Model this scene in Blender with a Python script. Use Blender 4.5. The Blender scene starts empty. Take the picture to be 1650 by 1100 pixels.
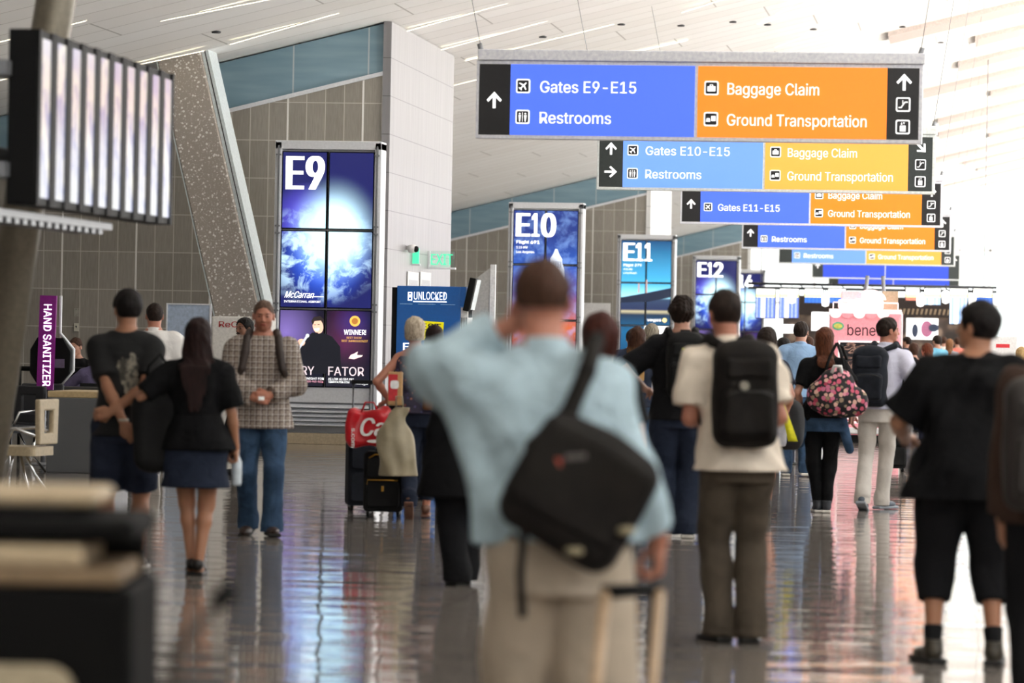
WORLD_S = 1.4; EXPO = 0.9; LIGHT_S = 1.3; SUN_S = 20.0; SIGN_S = 0.7
import bpy, math, random
import numpy as np
from mathutils import Vector, Matrix
import openvdb as vdb
random.seed(7)
SC = bpy.context.scene
COL = SC.collection
PI = math.pi
# ------------------------------------------------------------ camera model (image taken as 1650x1100)
FPX = 6000.0; CX, CY = 825.0, 540.6; ROLL = math.radians(1.1); TH = math.atan(749.0/FPX); CAMH = 1.56
FW = Vector((-math.sin(TH), math.cos(TH), 0)); RT = Vector((math.cos(TH), math.sin(TH), 0)); UP = Vector((0, 0, 1))
CAM = Vector((0, 0, CAMH))
def ray(px, py):
    dx, dy = px-CX, py-CY
    a = dx*math.cos(ROLL)+dy*math.sin(ROLL); b = dx*math.sin(ROLL)-dy*math.cos(ROLL)
    return FW*FPX+RT*a+UP*b
def onY(px, py, Y):
    r = ray(px, py); return CAM+r*(Y/r.y)
def atD(px, py, D):
    r = ray(px, py); return CAM+r*(D/FPX)
def onG(px, py, z=0.0):
    r = ray(px, py); return CAM+r*((z-CAMH)/r.z)
def hor(px): return CY+math.tan(ROLL)*(px-CX)
def gD(px, D):            # ground point straight below pixel column px at depth D
    p = atD(px, hor(px), D)
    q = atD(px-math.tan(ROLL)*CAMH*FPX/D*-1*0, hor(px), D)
    return Vector((q.x, q.y, 0))
# ------------------------------------------------------------ materials
def s2l(c):
    return tuple((x/12.92 if x <= .04045 else ((x+.055)/1.055)**2.4) for x in c)
def hexc(h):
    h = h.lstrip('#'); return s2l(tuple(int(h[i:i+2], 16)/255 for i in (0, 2, 4)))
class NT:
    def __init__(s, name):
        s.m = bpy.data.materials.new(name); s.m.use_nodes = True; s.t = s.m.node_tree; s.t.nodes.clear()
        s.out = s.n('ShaderNodeOutputMaterial')
    def n(s, ty, **kw):
        nd = s.t.nodes.new(ty)
        for k, v in kw.items():
            if k.startswith('i_'):
                key = k[2:]; key = int(key) if key.isdigit() else key.replace('_', ' ')
                s.set(nd, key, v)
            else: setattr(nd, k, v)
        return nd
    def set(s, nd, key, v):
        if hasattr(v, 'is_linked') or isinstance(v, bpy.types.NodeSocket): s.t.links.new(v, nd.inputs[key])
        else:
            i = nd.inputs[key]
            if i.type == 'RGBA' and len(v) == 3: v = (*v, 1)
            i.default_value = v
    def math(s, op, a, b=0.0, c=None):
        nd = s.n('ShaderNodeMath', operation=op); s.set(nd, 0, a); s.set(nd, 1, b)
        if c is not None: s.set(nd, 2, c)
        return nd.outputs[0]
    def mix(s, f, a, b, mode='MIX'):
        nd = s.n('ShaderNodeMix', data_type='RGBA', blend_type=mode)
        s.set(nd, 0, f); s.set(nd, 6, a); s.set(nd, 7, b); return nd.outputs[2]
    def coord(s, scale=(1, 1, 1), kind='Object', loc=(0, 0, 0)):
        tc = s.n('ShaderNodeTexCoord'); mp = s.n('ShaderNodeMapping')
        s.t.links.new(tc.outputs[kind], mp.inputs[0]); mp.inputs['Scale'].default_value = scale; mp.inputs['Location'].default_value = loc
        return mp.outputs[0]
    def noise(s, v, scale=5, detail=3, rough=.5, dist=0):
        nd = s.n('ShaderNodeTexNoise'); s.set(nd, 'Vector', v); nd.inputs['Scale'].default_value = scale
        nd.inputs['Detail'].default_value = detail; nd.inputs['Roughness'].default_value = rough; nd.inputs['Distortion'].default_value = dist
        return nd.outputs[0]
    def ramp(s, f, stops, interp='LINEAR'):
        nd = s.n('ShaderNodeValToRGB'); s.set(nd, 0, f); cr = nd.color_ramp; cr.interpolation = interp
        while len(cr.elements) < len(stops): cr.elements.new(.5)
        for e, (p, c) in zip(cr.elements, stops):
            e.position = p; e.color = (*c, 1) if len(c) == 3 else c
        return nd.outputs[0]
    def bump(s, h, strength=.3, dist=.01):
        nd = s.n('ShaderNodeBump'); s.set(nd, 'Height', h); nd.inputs['Strength'].default_value = strength; nd.inputs['Distance'].default_value = dist
        return nd.outputs[0]
    def bsdf(s, **kw):
        nd = s.n('ShaderNodeBsdfPrincipled')
        for k, v in kw.items(): s.set(nd, k.replace('_', ' '), v)
        s.t.links.new(nd.outputs[0], s.out.inputs[0]); return s.m
_mc = {}
def M(name, col, rough=.6, metal=0., var=.12, bump=0., scale=30, emit=None, es=1., spec=.5):
    """plain procedural material: slight noise variation in colour + bump"""
    if name in _mc: return _mc[name]
    if isinstance(col, str): col = hexc(col)
    k = NT(name); v = k.coord()
    n = k.noise(v, scale, 4)
    a = tuple(x*(1-var) for x in col); b = tuple(min(1, x*(1+var)) for x in col)
    cc = k.ramp(n, [(.3, a), (.7, b)])
    kw = dict(Base_Color=cc, Roughness=rough, Metallic=metal, Specular_IOR_Level=spec)
    if bump: kw['Normal'] = k.bump(n, bump, .01)
    if emit is not None:
        e = hexc(emit) if isinstance(emit, str) else emit
        kw['Emission_Color'] = (*e, 1); kw['Emission_Strength'] = es
    _mc[name] = k.bsdf(**kw); return _mc[name]
def cloth(name, col, var=.18, rough=.85, fold=.35):
    if name in _mc: return _mc[name]
    if isinstance(col, str): col = hexc(col)
    k = NT(name); v = k.coord()
    n = k.noise(v, 9, 3, .5, .6); f = k.noise(v, 260, 2)
    cc = k.mix(.25, k.ramp(n, [(.3, tuple(x*(1-var) for x in col)), (.7, tuple(min(1, x*(1+var)) for x in col))]), k.ramp(f, [(.3, tuple(x*.8 for x in col)), (.7, tuple(min(1, x*1.15) for x in col))]))
    h = k.math('ADD', k.math('MULTIPLY', n, 1.), k.math('MULTIPLY', f, .04))
    _mc[name] = k.bsdf(Base_Color=cc, Roughness=rough, Specular_IOR_Level=.12, Sheen_Weight=0., Normal=k.bump(h, fold, .045)); return _mc[name]
def skin_mat(name, col):
    if name in _mc: return _mc[name]
    if isinstance(col, str): col = hexc(col)
    k = NT(name); at = k.n('ShaderNodeAttribute', attribute_name='tint')
    n = k.noise(k.coord(), 14, 3)
    cc = k.ramp(n, [(.3, (col[0]*.95, col[1]*.86, col[2]*.84)), (.7, col)])
    cc = k.mix(1., cc, at.outputs[0], 'MULTIPLY')
    _mc[name] = k.bsdf(Base_Color=cc, Roughness=.48, Subsurface_Weight=.08, Subsurface_Radius=(.02, .008, .004), Specular_IOR_Level=.4); return _mc[name]
def hair_mat(name, c1, c2, zr=None):
    if name in _mc: return _mc[name]
    c1, c2 = hexc(c1), hexc(c2)
    k = NT(name); v = k.coord((60, 60, 5)); n = k.noise(v, 2, 4, .6, .4)
    cc = k.ramp(n, [(.35, c1), (.65, c2)])
    if zr:   # dyed lengths: colour by height on the strand
        sx = k.n('ShaderNodeSeparateXYZ'); k.set(sx, 0, k.coord())
        f = k.n('ShaderNodeMapRange'); k.set(f, 0, sx.outputs[2]); f.inputs[1].default_value = zr[0]; f.inputs[2].default_value = zr[1]
        cc = k.mix(f.outputs[0], k.ramp(n, [(.3, hexc(zr[2])), (.7, tuple(x*1.3 for x in hexc(zr[2])))]), cc)
    _mc[name] = k.bsdf(Base_Color=cc, Roughness=.62, Specular_IOR_Level=.2, Normal=k.bump(n, .8, .006)); return _mc[name]
# ------------------------------------------------------------ objects
def empty(name, loc=(0, 0, 0), rz=0., label=None, cat=None, group=None, parent=None):
    o = bpy.data.objects.new(name, None); COL.objects.link(o); o.empty_display_size = .2
    o.location = loc; o.rotation_euler = (0, 0, rz)
    if parent: o.parent = parent
    tag(o, label, cat, group); return o
def tag(o, label=None, cat=None, group=None, kind=None):
    if label: o['label'] = label
    if cat: o['category'] = cat
    if group: o['group'] = group
    if kind: o['kind'] = kind
    return o
def link(me, name, mat, parent=None, smooth=None):
    me.name = name; o = bpy.data.objects.new(name, me); COL.objects.link(o)
    if mat is not None: me.materials.clear(); me.materials.append(mat)
    if parent is not None: o.parent = parent
    return o
_tc = {}
SANS = None
try:   # the sans typeface that ships with Blender
    import os
    SANS = bpy.data.fonts.load(os.path.join(bpy.utils.system_resource('DATAFILES'), 'fonts', 'Inter.woff2'))
except Exception: SANS = None
def text_geo(s, bold=0.):
    if s in _tc: return _tc[s]
    cu = bpy.data.curves.new('txt', 'FONT'); cu.body = s; cu.resolution_u = 3
    if SANS: cu.font = SANS
    ob = bpy.data.objects.new('txt', cu); COL.objects.link(ob)
    bpy.context.view_layer.update(); dg = bpy.context.evaluated_depsgraph_get()
    me = bpy.data.meshes.new_from_object(ob.evaluated_get(dg))
    vs = [tuple(v.co) for v in me.vertices]; fs = [tuple(p.vertices) for p in me.polygons]
    bpy.data.objects.remove(ob); bpy.data.curves.remove(cu); bpy.data.meshes.remove(me)
    _tc[s] = (vs, fs); return vs, fs
def cap_height():
    return max(v[1] for v in text_geo('H')[0])
class MB:
    def __init__(s): s.v = []; s.f = []; s.sm = []
    def add(s, vs, fs, smooth=False):
        n = len(s.v); s.v += [tuple(v) for v in vs]; s.f += [tuple(i+n for i in f) for f in fs]; s.sm += [smooth]*len(fs); return s
    def box(s, x0, x1, y0, y1, z0, z1):
        v = [(x, y, z) for x in (x0, x1) for y in (y0, y1) for z in (z0, z1)]
        return s.add(v, [(0, 1, 3, 2), (4, 6, 7, 5), (0, 4, 5, 1), (2, 3, 7, 6), (0, 2, 6, 4), (1, 5, 7, 3)])
    def obox(s, c, h, rot):
        v = [Vector(c)+rot@Vector((sx*h[0], sy*h[1], sz*h[2])) for sx in (-1, 1) for sy in (-1, 1) for sz in (-1, 1)]
        return s.add(v, [(0, 1, 3, 2), (4, 6, 7, 5), (0, 4, 5, 1), (2, 3, 7, 6), (0, 2, 6, 4), (1, 5, 7, 3)])
    def rbox(s, x0, x1, y0, y1, z0, z1, r=.02, seg=4, axis='y'):
        # rounded rectangle extruded along an axis
        def rr(a0, a1, b0, b1):
            p = []
            for cx, cy, st in ((a1-r, b1-r, 0), (a0+r, b1-r, 1), (a0+r, b0+r, 2), (a1-r, b0+r, 3)):
                for i in range(seg+1):
                    t = (st+i/seg)*PI/2; p.append((cx+r*math.cos(t), cy+r*math.sin(t)))
            return p
        if axis == 'y': return s.ext(rr(x0, x1, z0, z1), y0, y1)
        if axis == 'z':
            p = rr(x0, x1, y0, y1); n = len(p)
            v = [(a, b, z0) for a, b in p]+[(a, b, z1) for a, b in p]
        else:
            p = rr(y0, y1, z0, z1); n = len(p)
            v = [(x0, a, b) for a, b in p]+[(x1, a, b) for a, b in p]
        f = [(i, (i+1) % n, n+(i+1) % n, n+i) for i in range(n)]+[tuple(range(n-1, -1, -1)), tuple(range(n, 2*n))]
        return s.add(v, f)
    def ext(s, pts, y0, y1):
        n = len(pts); v = [(x, y0, z) for x, z in pts]+[(x, y1, z) for x, z in pts]
        f = [(i, n+i, n+(i+1) % n, (i+1) % n) for i in range(n)]+[tuple(range(n)), tuple(range(2*n-1, n-1, -1))]
        return s.add(v, f)
    def disc(s, cx, cz, r, y0, y1, n=24, ry=None):
        ry = ry or r
        return s.ext([(cx+r*math.cos(2*PI*i/n), cz+ry*math.sin(2*PI*i/n)) for i in range(n)], y0, y1)
    def ring(s, pts_o, pts_i, y0, y1):
        n = len(pts_o)
        v = [(x, y0, z) for x, z in pts_o]+[(x, y0, z) for x, z in pts_i]+[(x, y1, z) for x, z in pts_o]+[(x, y1, z) for x, z in pts_i]
        f = []
        for i in range(n):
            j = (i+1) % n
            f += [(i, j, n+j, n+i), (2*n+i, 3*n+i, 3*n+j, 2*n+j), (i, 2*n+i, 2*n+j, j), (n+i, n+j, 3*n+j, 3*n+i)]
        return s.add(v, f)
    def frame(s, x0, x1, z0, z1, w, y0, y1):
        o = [(x0, z0), (x1, z0), (x1, z1), (x0, z1)]; i = [(x0+w, z0+w), (x1-w, z0+w), (x1-w, z1-w), (x0+w, z1-w)]
        return s.ring(o, i, y0, y1)
    def tube(s, path, r, n=10, cap=True):
        path = [Vector(p) for p in path]; rs = r if isinstance(r, (list, tuple)) else [r]*len(path)
        vs = []; fs = []; up = Vector((0, 0, 1))
        prev = None
        for i, p in enumerate(path):
            d = (path[min(i+1, len(path)-1)]-path[max(i-1, 0)]).normalized()
            if prev is None:
                a = d.cross(up if abs(d.z) < .95 else Vector((1, 0, 0))).normalized()
            else:
                a = (prev-d*prev.dot(d)).normalized()
            prev = a; b = d.cross(a)
            vs += [p+(a*math.cos(2*PI*k/n)+b*math.sin(2*PI*k/n))*rs[i] for k in range(n)]
        for i in range(len(path)-1):
            for k in range(n):
                j = (k+1) % n; fs.append((i*n+k, i*n+j, (i+1)*n+j, (i+1)*n+k))
        if cap: fs += [tuple(range(n-1, -1, -1)), tuple(range((len(path)-1)*n, len(path)*n))]
        return s.add(vs, fs, True)
    def cyl(s, a, b, r, n=16): return s.tube([a, b], r, n)
    def lathe(s, prof, c=(0, 0, 0), n=24):
        vs = []; fs = []
        for r, z in prof: vs += [(c[0]+r*math.cos(2*PI*k/n), c[1]+r*math.sin(2*PI*k/n), c[2]+z) for k in range(n)]
        for i in range(len(prof)-1):
            for k in range(n):
                j = (k+1) % n; fs.append((i*n+k, i*n+j, (i+1)*n+j, (i+1)*n+k))
        fs += [tuple(range(n-1, -1, -1)), tuple(range((len(prof)-1)*n, len(prof)*n))]
        return s.add(vs, fs, True)
    def text(s, txt, x0, zb, width=None, cap=None, y=0., bold=0.02, depth=.003, slant=0., vertical=False):
        vs, fs = text_geo(txt, bold)
        xs = [v[0] for v in vs]; xa, xb = min(xs), max(xs); zc = cap_height()
        if cap is None: cap = width/(xb-xa)*zc
        kz = cap/zc; kx = kz if width is None else width/(xb-xa)
        for q, dx in enumerate((0., -bold, bold) if bold > .003 else (0.,)):   # heavier weight: strokes widened sideways
            out = []
            for v in vs:
                x = (v[0]-xa+dx*.8)*kx+slant*v[1]*kz; z = v[1]*kz; yy = y-q*.0004
                out.append((x0+z, yy, zb-x) if vertical else (x0+x, yy, zb+z))
            s.add(out, fs)
        return s
    def build(s, name, mat, parent=None, bevel=0., seg=2):
        me = bpy.data.meshes.new(name); me.from_pydata(s.v, [], s.f); me.update()
        me.polygons.foreach_set('use_smooth', s.sm)
        import bmesh
        bm = bmesh.new(); bm.from_mesh(me); bmesh.ops.recalc_face_normals(bm, faces=bm.faces); bm.to_mesh(me); bm.free()
        o = link(me, name, mat, parent)
        if bevel:
            md = o.modifiers.new('Bevel', 'BEVEL'); md.width = bevel; md.segments = seg; md.limit_method = 'ANGLE'; md.harden_normals = False
        return o
def copy_tree(o, parent=None):
    c = o.copy(); COL.objects.link(c)
    if parent is not None: c.parent = parent
    for ch in list(o.children): copy_tree(ch, c)
    return c
# ------------------------------------------------------------ signed distance sculpting
def A(v): return np.array(v, dtype=np.float32)
class Field:
    def __init__(s, lo, hi, v):
        s.lo = A(lo); s.v = v; s.n = [int(math.ceil((hi[i]-lo[i])/v))+1 for i in range(3)]
        s.ax = [(s.lo[i]+v*np.arange(s.n[i])).astype(np.float32) for i in range(3)]
        s.d = np.full(s.n, .3, np.float32)
    def sl(s, lo, hi):
        r = []
        for i in range(3):
            a = max(0, int((lo[i]-s.lo[i])/s.v)); b = min(s.n[i], int((hi[i]-s.lo[i])/s.v)+2); r.append(slice(a, max(a, b)))
        return tuple(r)
    def op(s, f, lo, hi, k=.02, sub=False):
        m = k+3*s.v; q = s.sl([x-m for x in lo], [x+m for x in hi])
        if any(t.stop <= t.start for t in q): return
        X = s.ax[0][q[0]][:, None, None]; Y = s.ax[1][q[1]][None, :, None]; Z = s.ax[2][q[2]][None, None, :]
        val = f(X, Y, Z); d = s.d[q]
        if sub:
            val = -val; h = np.clip(.5-.5*(d-val)/k, 0, 1); s.d[q] = d*(1-h)+val*h+k*h*(1-h)
        else:
            h = np.clip(.5+.5*(d-val)/k, 0, 1); s.d[q] = d*(1-h)+val*h-k*h*(1-h)
    def cone(s, a, b, ra, rb, k=.02, flat=False, sub=False, dis=None, flatn=None, flats=1.):
        a = A(a); b = A(b); ab = b-a; L2 = float(ab@ab)+1e-9; L = math.sqrt(L2); R = max(ra, rb)
        lo = np.minimum(a, b)-R; hi = np.maximum(a, b)+R
        def f(X, Y, Z):
            px, py, pz = X-a[0], Y-a[1], Z-a[2]
            tt = (px*ab[0]+py*ab[1]+pz*ab[2])/L2; t = np.clip(tt, 0, 1)
            qx, qy, qz = px-t*ab[0], py-t*ab[1], pz-t*ab[2]
            if flatn is not None:
                c = (qx*flatn[0]+qy*flatn[1]+qz*flatn[2])*(flats-1)
                qx, qy, qz = qx+c*flatn[0], qy+c*flatn[1], qz+c*flatn[2]
            d = np.sqrt(qx*qx+qy*qy+qz*qz)-(ra+(rb-ra)*t)
            if dis: d = d+dis(X, Y, Z)
            if flat: d = np.maximum(d, (tt-1)*L)
            return d
        s.op(f, lo, hi, k, sub)
    def ell(s, c, r, k=.02, sub=False, rot=None, dis=None):
        c = A(c); r = A(r); R = float(max(r))
        def f(X, Y, Z):
            x, y, z = X-c[0], Y-c[1], Z-c[2]
            if rot is not None:
                Mx = rot; x, y, z = (Mx[0][0]*x+Mx[1][0]*y+Mx[2][0]*z, Mx[0][1]*x+Mx[1][1]*y+Mx[2][1]*z, Mx[0][2]*x+Mx[1][2]*y+Mx[2][2]*z)
            k0 = np.sqrt((x/r[0])**2+(y/r[1])**2+(z/r[2])**2)+1e-6; k1 = np.sqrt((x/r[0]**2)**2+(y/r[1]**2)**2+(z/r[2]**2)**2)+1e-6
            d = k0*(k0-1)/k1
            return d+dis(X, Y, Z) if dis else d
        s.op(f, c-R, c+R, k, sub)
    def loft(s, st, k=.03, sub=False, dis=None, pw=2.):
        st = sorted(st); zs = [t[0] for t in st]
        mx = max(abs(t[1])+t[3] for t in st); my = max(abs(t[2])+t[4] for t in st)
        def f(X, Y, Z):
            g = [np.interp(Z, zs, [t[i] for t in st]).astype(np.float32) for i in (1, 2, 3, 4)]
            x = np.abs(X-g[0])/g[2]; y = np.abs(Y-g[1])/g[3]
            d = ((x**pw+y**pw)**(1/pw)-1)*np.minimum(g[2], g[3])
            if dis: d = d+dis(X, Y, Z)
            return np.maximum(d, np.maximum(zs[0]-Z, Z-zs[-1]))
        s.op(f, (-mx, -my, zs[0]), (mx, my, zs[-1]), k, sub)
    def rbox(s, c, h, r, k=.01, rot=None, sub=False, dis=None):
        c = A(c); h = A(h); R = float(np.linalg.norm(h))
        def f(X, Y, Z):
            x, y, z = X-c[0], Y-c[1], Z-c[2]
            if rot is not None:
                Mx = rot; x, y, z = (Mx[0][0]*x+Mx[1][0]*y+Mx[2][0]*z, Mx[0][1]*x+Mx[1][1]*y+Mx[2][1]*z, Mx[0][2]*x+Mx[1][2]*y+Mx[2][2]*z)
            qx, qy, qz = np.abs(x)-h[0]+r, np.abs(y)-h[1]+r, np.abs(z)-h[2]+r
            d = np.sqrt(np.maximum(qx, 0)**2+np.maximum(qy, 0)**2+np.maximum(qz, 0)**2)+np.minimum(np.maximum(qx, np.maximum(qy, qz)), 0)-r
            return d+dis(X, Y, Z) if dis else d
        s.op(f, c-R, c+R, k, sub)
    def path(s, pts, r, k=.015, **kw):
        rs = r if isinstance(r, (list, tuple)) else [r]*len(pts)
        for i in range(len(pts)-1): s.cone(pts[i], pts[i+1], rs[i], rs[i+1], k, **kw)
    def cutz(s, z, above=False):
        Z = s.ax[2][None, None, :]
        s.d = np.maximum(s.d, (Z-z) if above else (z-Z))
    def mesh(s, name):
        g = vdb.FloatGrid(.3); d = s.d
        d[0] = .3; d[-1] = .3; d[:, 0] = .3; d[:, -1] = .3; d[:, :, 0] = .3; d[:, :, -1] = .3
        g.copyFromArray(np.clip(d/s.v, -3, 3)*1.0)
        p, q = g.convertToQuads(isovalue=0.0)
        p = np.asarray(p, dtype=np.float32)*s.v+s.lo; q = np.asarray(q, dtype=np.int32)
        me = bpy.data.meshes.new(name)
        if len(q) == 0: return me
        a, b, c = p[q[:, 0]], p[q[:, 1]], p[q[:, 2]]
        if float(np.sum(a*np.cross(b-p.mean(0), c-p.mean(0)))) < 0 and False: q = q[:, ::-1]
        vol = float(np.sum(np.einsum('ij,ij->i', a-p.mean(0), np.cross(b-p.mean(0), c-p.mean(0)))))
        if vol < 0: q = q[:, ::-1]
        q = np.ascontiguousarray(q)
        me.vertices.add(len(p)); me.vertices.foreach_set('co', p.ravel())
        me.loops.add(q.size); me.loops.foreach_set('vertex_index', q.ravel())
        me.polygons.add(len(q)); me.polygons.foreach_set('loop_start', np.arange(0, q.size, 4, dtype=np.int32))
        me.polygons.foreach_set('use_smooth', np.ones(len(q), dtype=bool))
        me.update(calc_edges=True); return me
def wob(f=9., amp=.004, seed=0, zs=.6):
    rnd = random.Random(seed); ks = [(rnd.uniform(-1, 1)*f, rnd.uniform(-1, 1)*f, rnd.uniform(-1, 1)*f*zs, rnd.uniform(0, 6)) for _ in range(5)]
    def g(X, Y, Z):
        t = 0
        for i, (a, b, c, p) in enumerate(ks): t = t+np.sin((a*X+b*Y+c*Z)*(1+.5*i)*2+p)/(1+.35*i)
        return t*(amp/2)-amp*.45
    return g
# ------------------------------------------------------------ people
def ik(a, c, l1, l2, pole):
    a = Vector(a); c = Vector(c); d = c-a; L = d.length; mx = (l1+l2)*.995
    if L > mx: c = a+d*(mx/L); d = c-a; L = mx
    u = d.normalized(); p = Vector(pole); p = (p-u*p.dot(u)).normalized()
    t = (l1*l1-l2*l2+L*L)/(2*L); h = math.sqrt(max(0, l1*l1-t*t))
    return a+u*t+p*h, c
def rotm(yaw, pitch=0., roll=0.):
    return Matrix.Rotation(yaw, 3, 'Z')@Matrix.Rotation(pitch, 3, 'X')@Matrix.Rotation(roll, 3, 'Y')
def L2(v): return [float(x) for x in v]
def elld(p, c, r):
    x, y, z = p[0]-c[0], p[1]-c[1], p[2]-c[2]
    k0 = np.sqrt((x/r[0])**2+(y/r[1])**2+(z/r[2])**2)+1e-6; k1 = np.sqrt((x/r[0]**2)**2+(y/r[1]**2)**2+(z/r[2]**2)**2)+1e-6
    return k0*(k0-1)/k1
def coned(p, a, b, ra, rb):
    a = A(a); ab = A(b)-a; l = float(ab@ab); x, y, z = p[0]-a[0], p[1]-a[1], p[2]-a[2]
    t = np.clip((x*ab[0]+y*ab[1]+z*ab[2])/l, 0, 1)
    return np.sqrt((x-t*ab[0])**2+(y-t*ab[1])**2+(z-t*ab[2])**2)-(ra+(rb-ra)*t)
def smn(a, b, k):
    h = np.clip(.5+.5*(b-a)/k, 0, 1); return b*(1-h)+a*h-k*h*(1-h)
def smx(a, b, k): return -smn(-a, -b, k)
WALK_L = [(-.09, .20, .10, 0, 0), (.09, -.22, .16, 0, -.7)]
STAND = [(-.11, 0, .085, .1, 0), (.11, 0, .085, -.1, 0)]
HANG = lambda sx, y=.03: dict(p=(sx*.25, y, .84), pole=(sx*.3, -1, 0), d=(0, .1, -1), n=(-sx, 0, 0), curl=.5)
def person(label, loc, rz, h=1.75, sex='m', bulk=1., lean=(0, 0), pz=.95, feet=None, hands=None, head=(0, 0), skin='light',
           hair=('short', 'dark'), top=None, bottom=None, shoes=None, socks=None, vox=.007, face=False, group=None, rt=None, sh=0.):
    s = h/1.75; root = empty('person', loc, rz, label, 'person', group)
    feet = feet or STAND; hands = hands or [HANG(-1), HANG(1)]
    fm = sex == 'f'
    bw = bulk
    shx = (.155 if fm else .178)*min(1.12, .5+.5*bw)
    dz = pz-.95
    def cxy(z):
        t = (z-pz)/.5; return (lean[1]*t, lean[0]*t)
    if fm: ST = [(.84, .15, .105), (.92, .172, .12), (1.0, .155, .108), (1.1, .122, .09), (1.2, .13, .1), (1.29, .145, .12), (1.38, .14, .095), (1.45, .10, .075), (1.50, .05, .05)]
    else: ST = [(.84, .15, .105), (.93, .162, .115), (1.03, .15, .108), (1.12, .148, .105), (1.25, .165, .118), (1.35, .172, .115), (1.42, .15, .095), (1.47, .10, .075), (1.51, .06, .06)]
    def stations(off=0., zmin=None, zmax=None, flare=0., cl=False):
        o = []; zmin = zmin if zmin is not None else -9; zmax = zmax if zmax is not None else 9
        zs = [t[0] for t in ST]
        zz = [z for z in zs if zmin < z < zmax]
        if zmin > -9: zz.append(zmin)
        if zmax < 9: zz.append(zmax)
        for z in sorted(set(zz)):
            rx = float(np.interp(z, zs, [t[1] for t in ST]))*bw; ry = float(np.interp(z, zs, [t[2] for t in ST]))*bw
            fl = flare*max(0, (1.25-z))
            if cl: rx = max(rx, float(np.interp(z, [.62, .80, .92, 1.04, 1.16], [.200, .196, .184, .160, .0]))*bw*(1. if not fm else .98)); ry = max(ry, float(np.interp(z, [.80, .92, 1.04, 1.16], [.135, .132, .115, 0]))*bw)
            c = cxy(z+dz); up = min(1, max(.0, (1.56-z)/.14))
            o.append((z+dz, c[0], c[1], rx+(off+fl)*(.55+.45*up), ry+(off+fl)*(.55+.45*up)))
        return o
    def S(x): return [v*s for v in x]
    # joints
    hips = []; knees = []; anks = []; toes = []
    for i, sx in enumerate((-1, 1)):
        hp = Vector((sx*.092*(.5+.5*bw), 0, pz-.05)); fx, fy, fz, yaw, pit = feet[i]
        kn, an = ik(hp, (fx, fy, fz), .425, .42, (sx*.08, 1, 0.0 if pz > .8 else .8))
        td = Vector((-math.sin(yaw)*math.cos(pit), math.cos(yaw)*math.cos(pit), math.sin(pit)))
        hips.append(hp); knees.append(kn); anks.append(an); toes.append((td, yaw, pit))
    shs = []; elb = []; wr = []
    for i, sx in enumerate((-1, 1)):
        c = cxy(1.42+dz); sp = Vector((c[0]+sx*shx*1.0, c[1]-.005, 1.395+dz+sh)); H = hands[i]
        e, w = ik(sp, H['p'], .285, .25, H['pole'])
        if H.get('elbow'): e, w = Vector(H['elbow']), Vector(H['p'])
        shs.append(sp); elb.append(e); wr.append(w)
    c = cxy(1.5+dz); nb = Vector((c[0], c[1]-.005, 1.46+dz)); hc = Vector((c[0]+lean[1]*.3, c[1]+.025+lean[0]*.3, 1.635+dz))
    R = rotm(*head) if len(head) == 3 else rotm(head[0], head[1])
    def bounds(pts, m): 
        a = np.array([L2(p) for p in pts])*s; return a.min(0)-m, a.max(0)+m
    tips = [wr[i]+Vector(hands[i]['d']).normalized()*.2 for i in (0, 1)]
    base = hips+knees+anks+shs+elb+wr+tips+[hc]+[hc+Vector((0, 0, .15)), anks[0]+toes[0][0]*.2, anks[1]+toes[1][0]*.2]
    lo, hi = bounds(base, .16*s*max(1, bw)); lo[2] = max(lo[2], -.05)
    F = Field(lo, hi, vox)
    # torso, neck, limbs
    st = [tuple(S(t)) for t in stations(0)]
    F.loft(st, .03)
    for i, sx in enumerate((-1, 1)):
        ab = bw**.5*(0.86 if fm else 1.)
        F.cone(S(hips[i]), S(knees[i]), .083*s*bw, .056*s*bw**.5, .04*s)
        mid = knees[i].lerp(anks[i], .3)+Vector((0, -.012, 0))
        F.cone(S(knees[i]), S(mid), .052*s, .054*s*(.92 if fm else 1), .03*s); F.cone(S(mid), S(anks[i]), .052*s*(.92 if fm else 1), .034*s, .03*s)
        td = toes[i][0]; F.cone(S(anks[i]+Vector((0, 0, -.045))), S(anks[i]+td*.13+Vector((0, 0, -.055))), .03*s, .024*s, .03*s)
        tr = Vector((nb.x+sx*.05, nb.y-.01, nb.z-.01))
        F.cone(S(tr), S(shs[i]), .045*s, .05*s*ab, .05*s)
        F.cone(S(shs[i]), S(elb[i]), .051*s*ab, .039*s*ab, .03*s); m2 = elb[i].lerp(wr[i], .3)
        F.cone(S(elb[i]), S(m2), .039*s*ab, .041*s*ab, .015*s); F.cone(S(m2), S(wr[i]), .04*s*ab, .026*s*ab, .015*s)
        hand(F, wr[i], hands[i], sx, s, ab)
    F.cone(S(nb), S(hc+R@Vector((0, -.022, -.06))), (.05 if fm else .058)*s*bw**.4, (.047 if fm else .056)*s*bw**.4, .035*s)
    hs = s**.3*(.97 if fm else 1.)  # heads vary less than bodies
    C = A(S(hc)); Rm = np.array(R, dtype=np.float32)
    def loc3(X, Y, Z):
        x, y, z = (X-C[0])/hs, (Y-C[1])/hs, (Z-C[2])/hs
        return (Rm[0][0]*x+Rm[1][0]*y+Rm[2][0]*z, Rm[0][1]*x+Rm[1][1]*y+Rm[2][1]*z, Rm[0][2]*x+Rm[1][2]*y+Rm[2][2]*z)
    fat = 1+(bw-1)*.35
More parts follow.
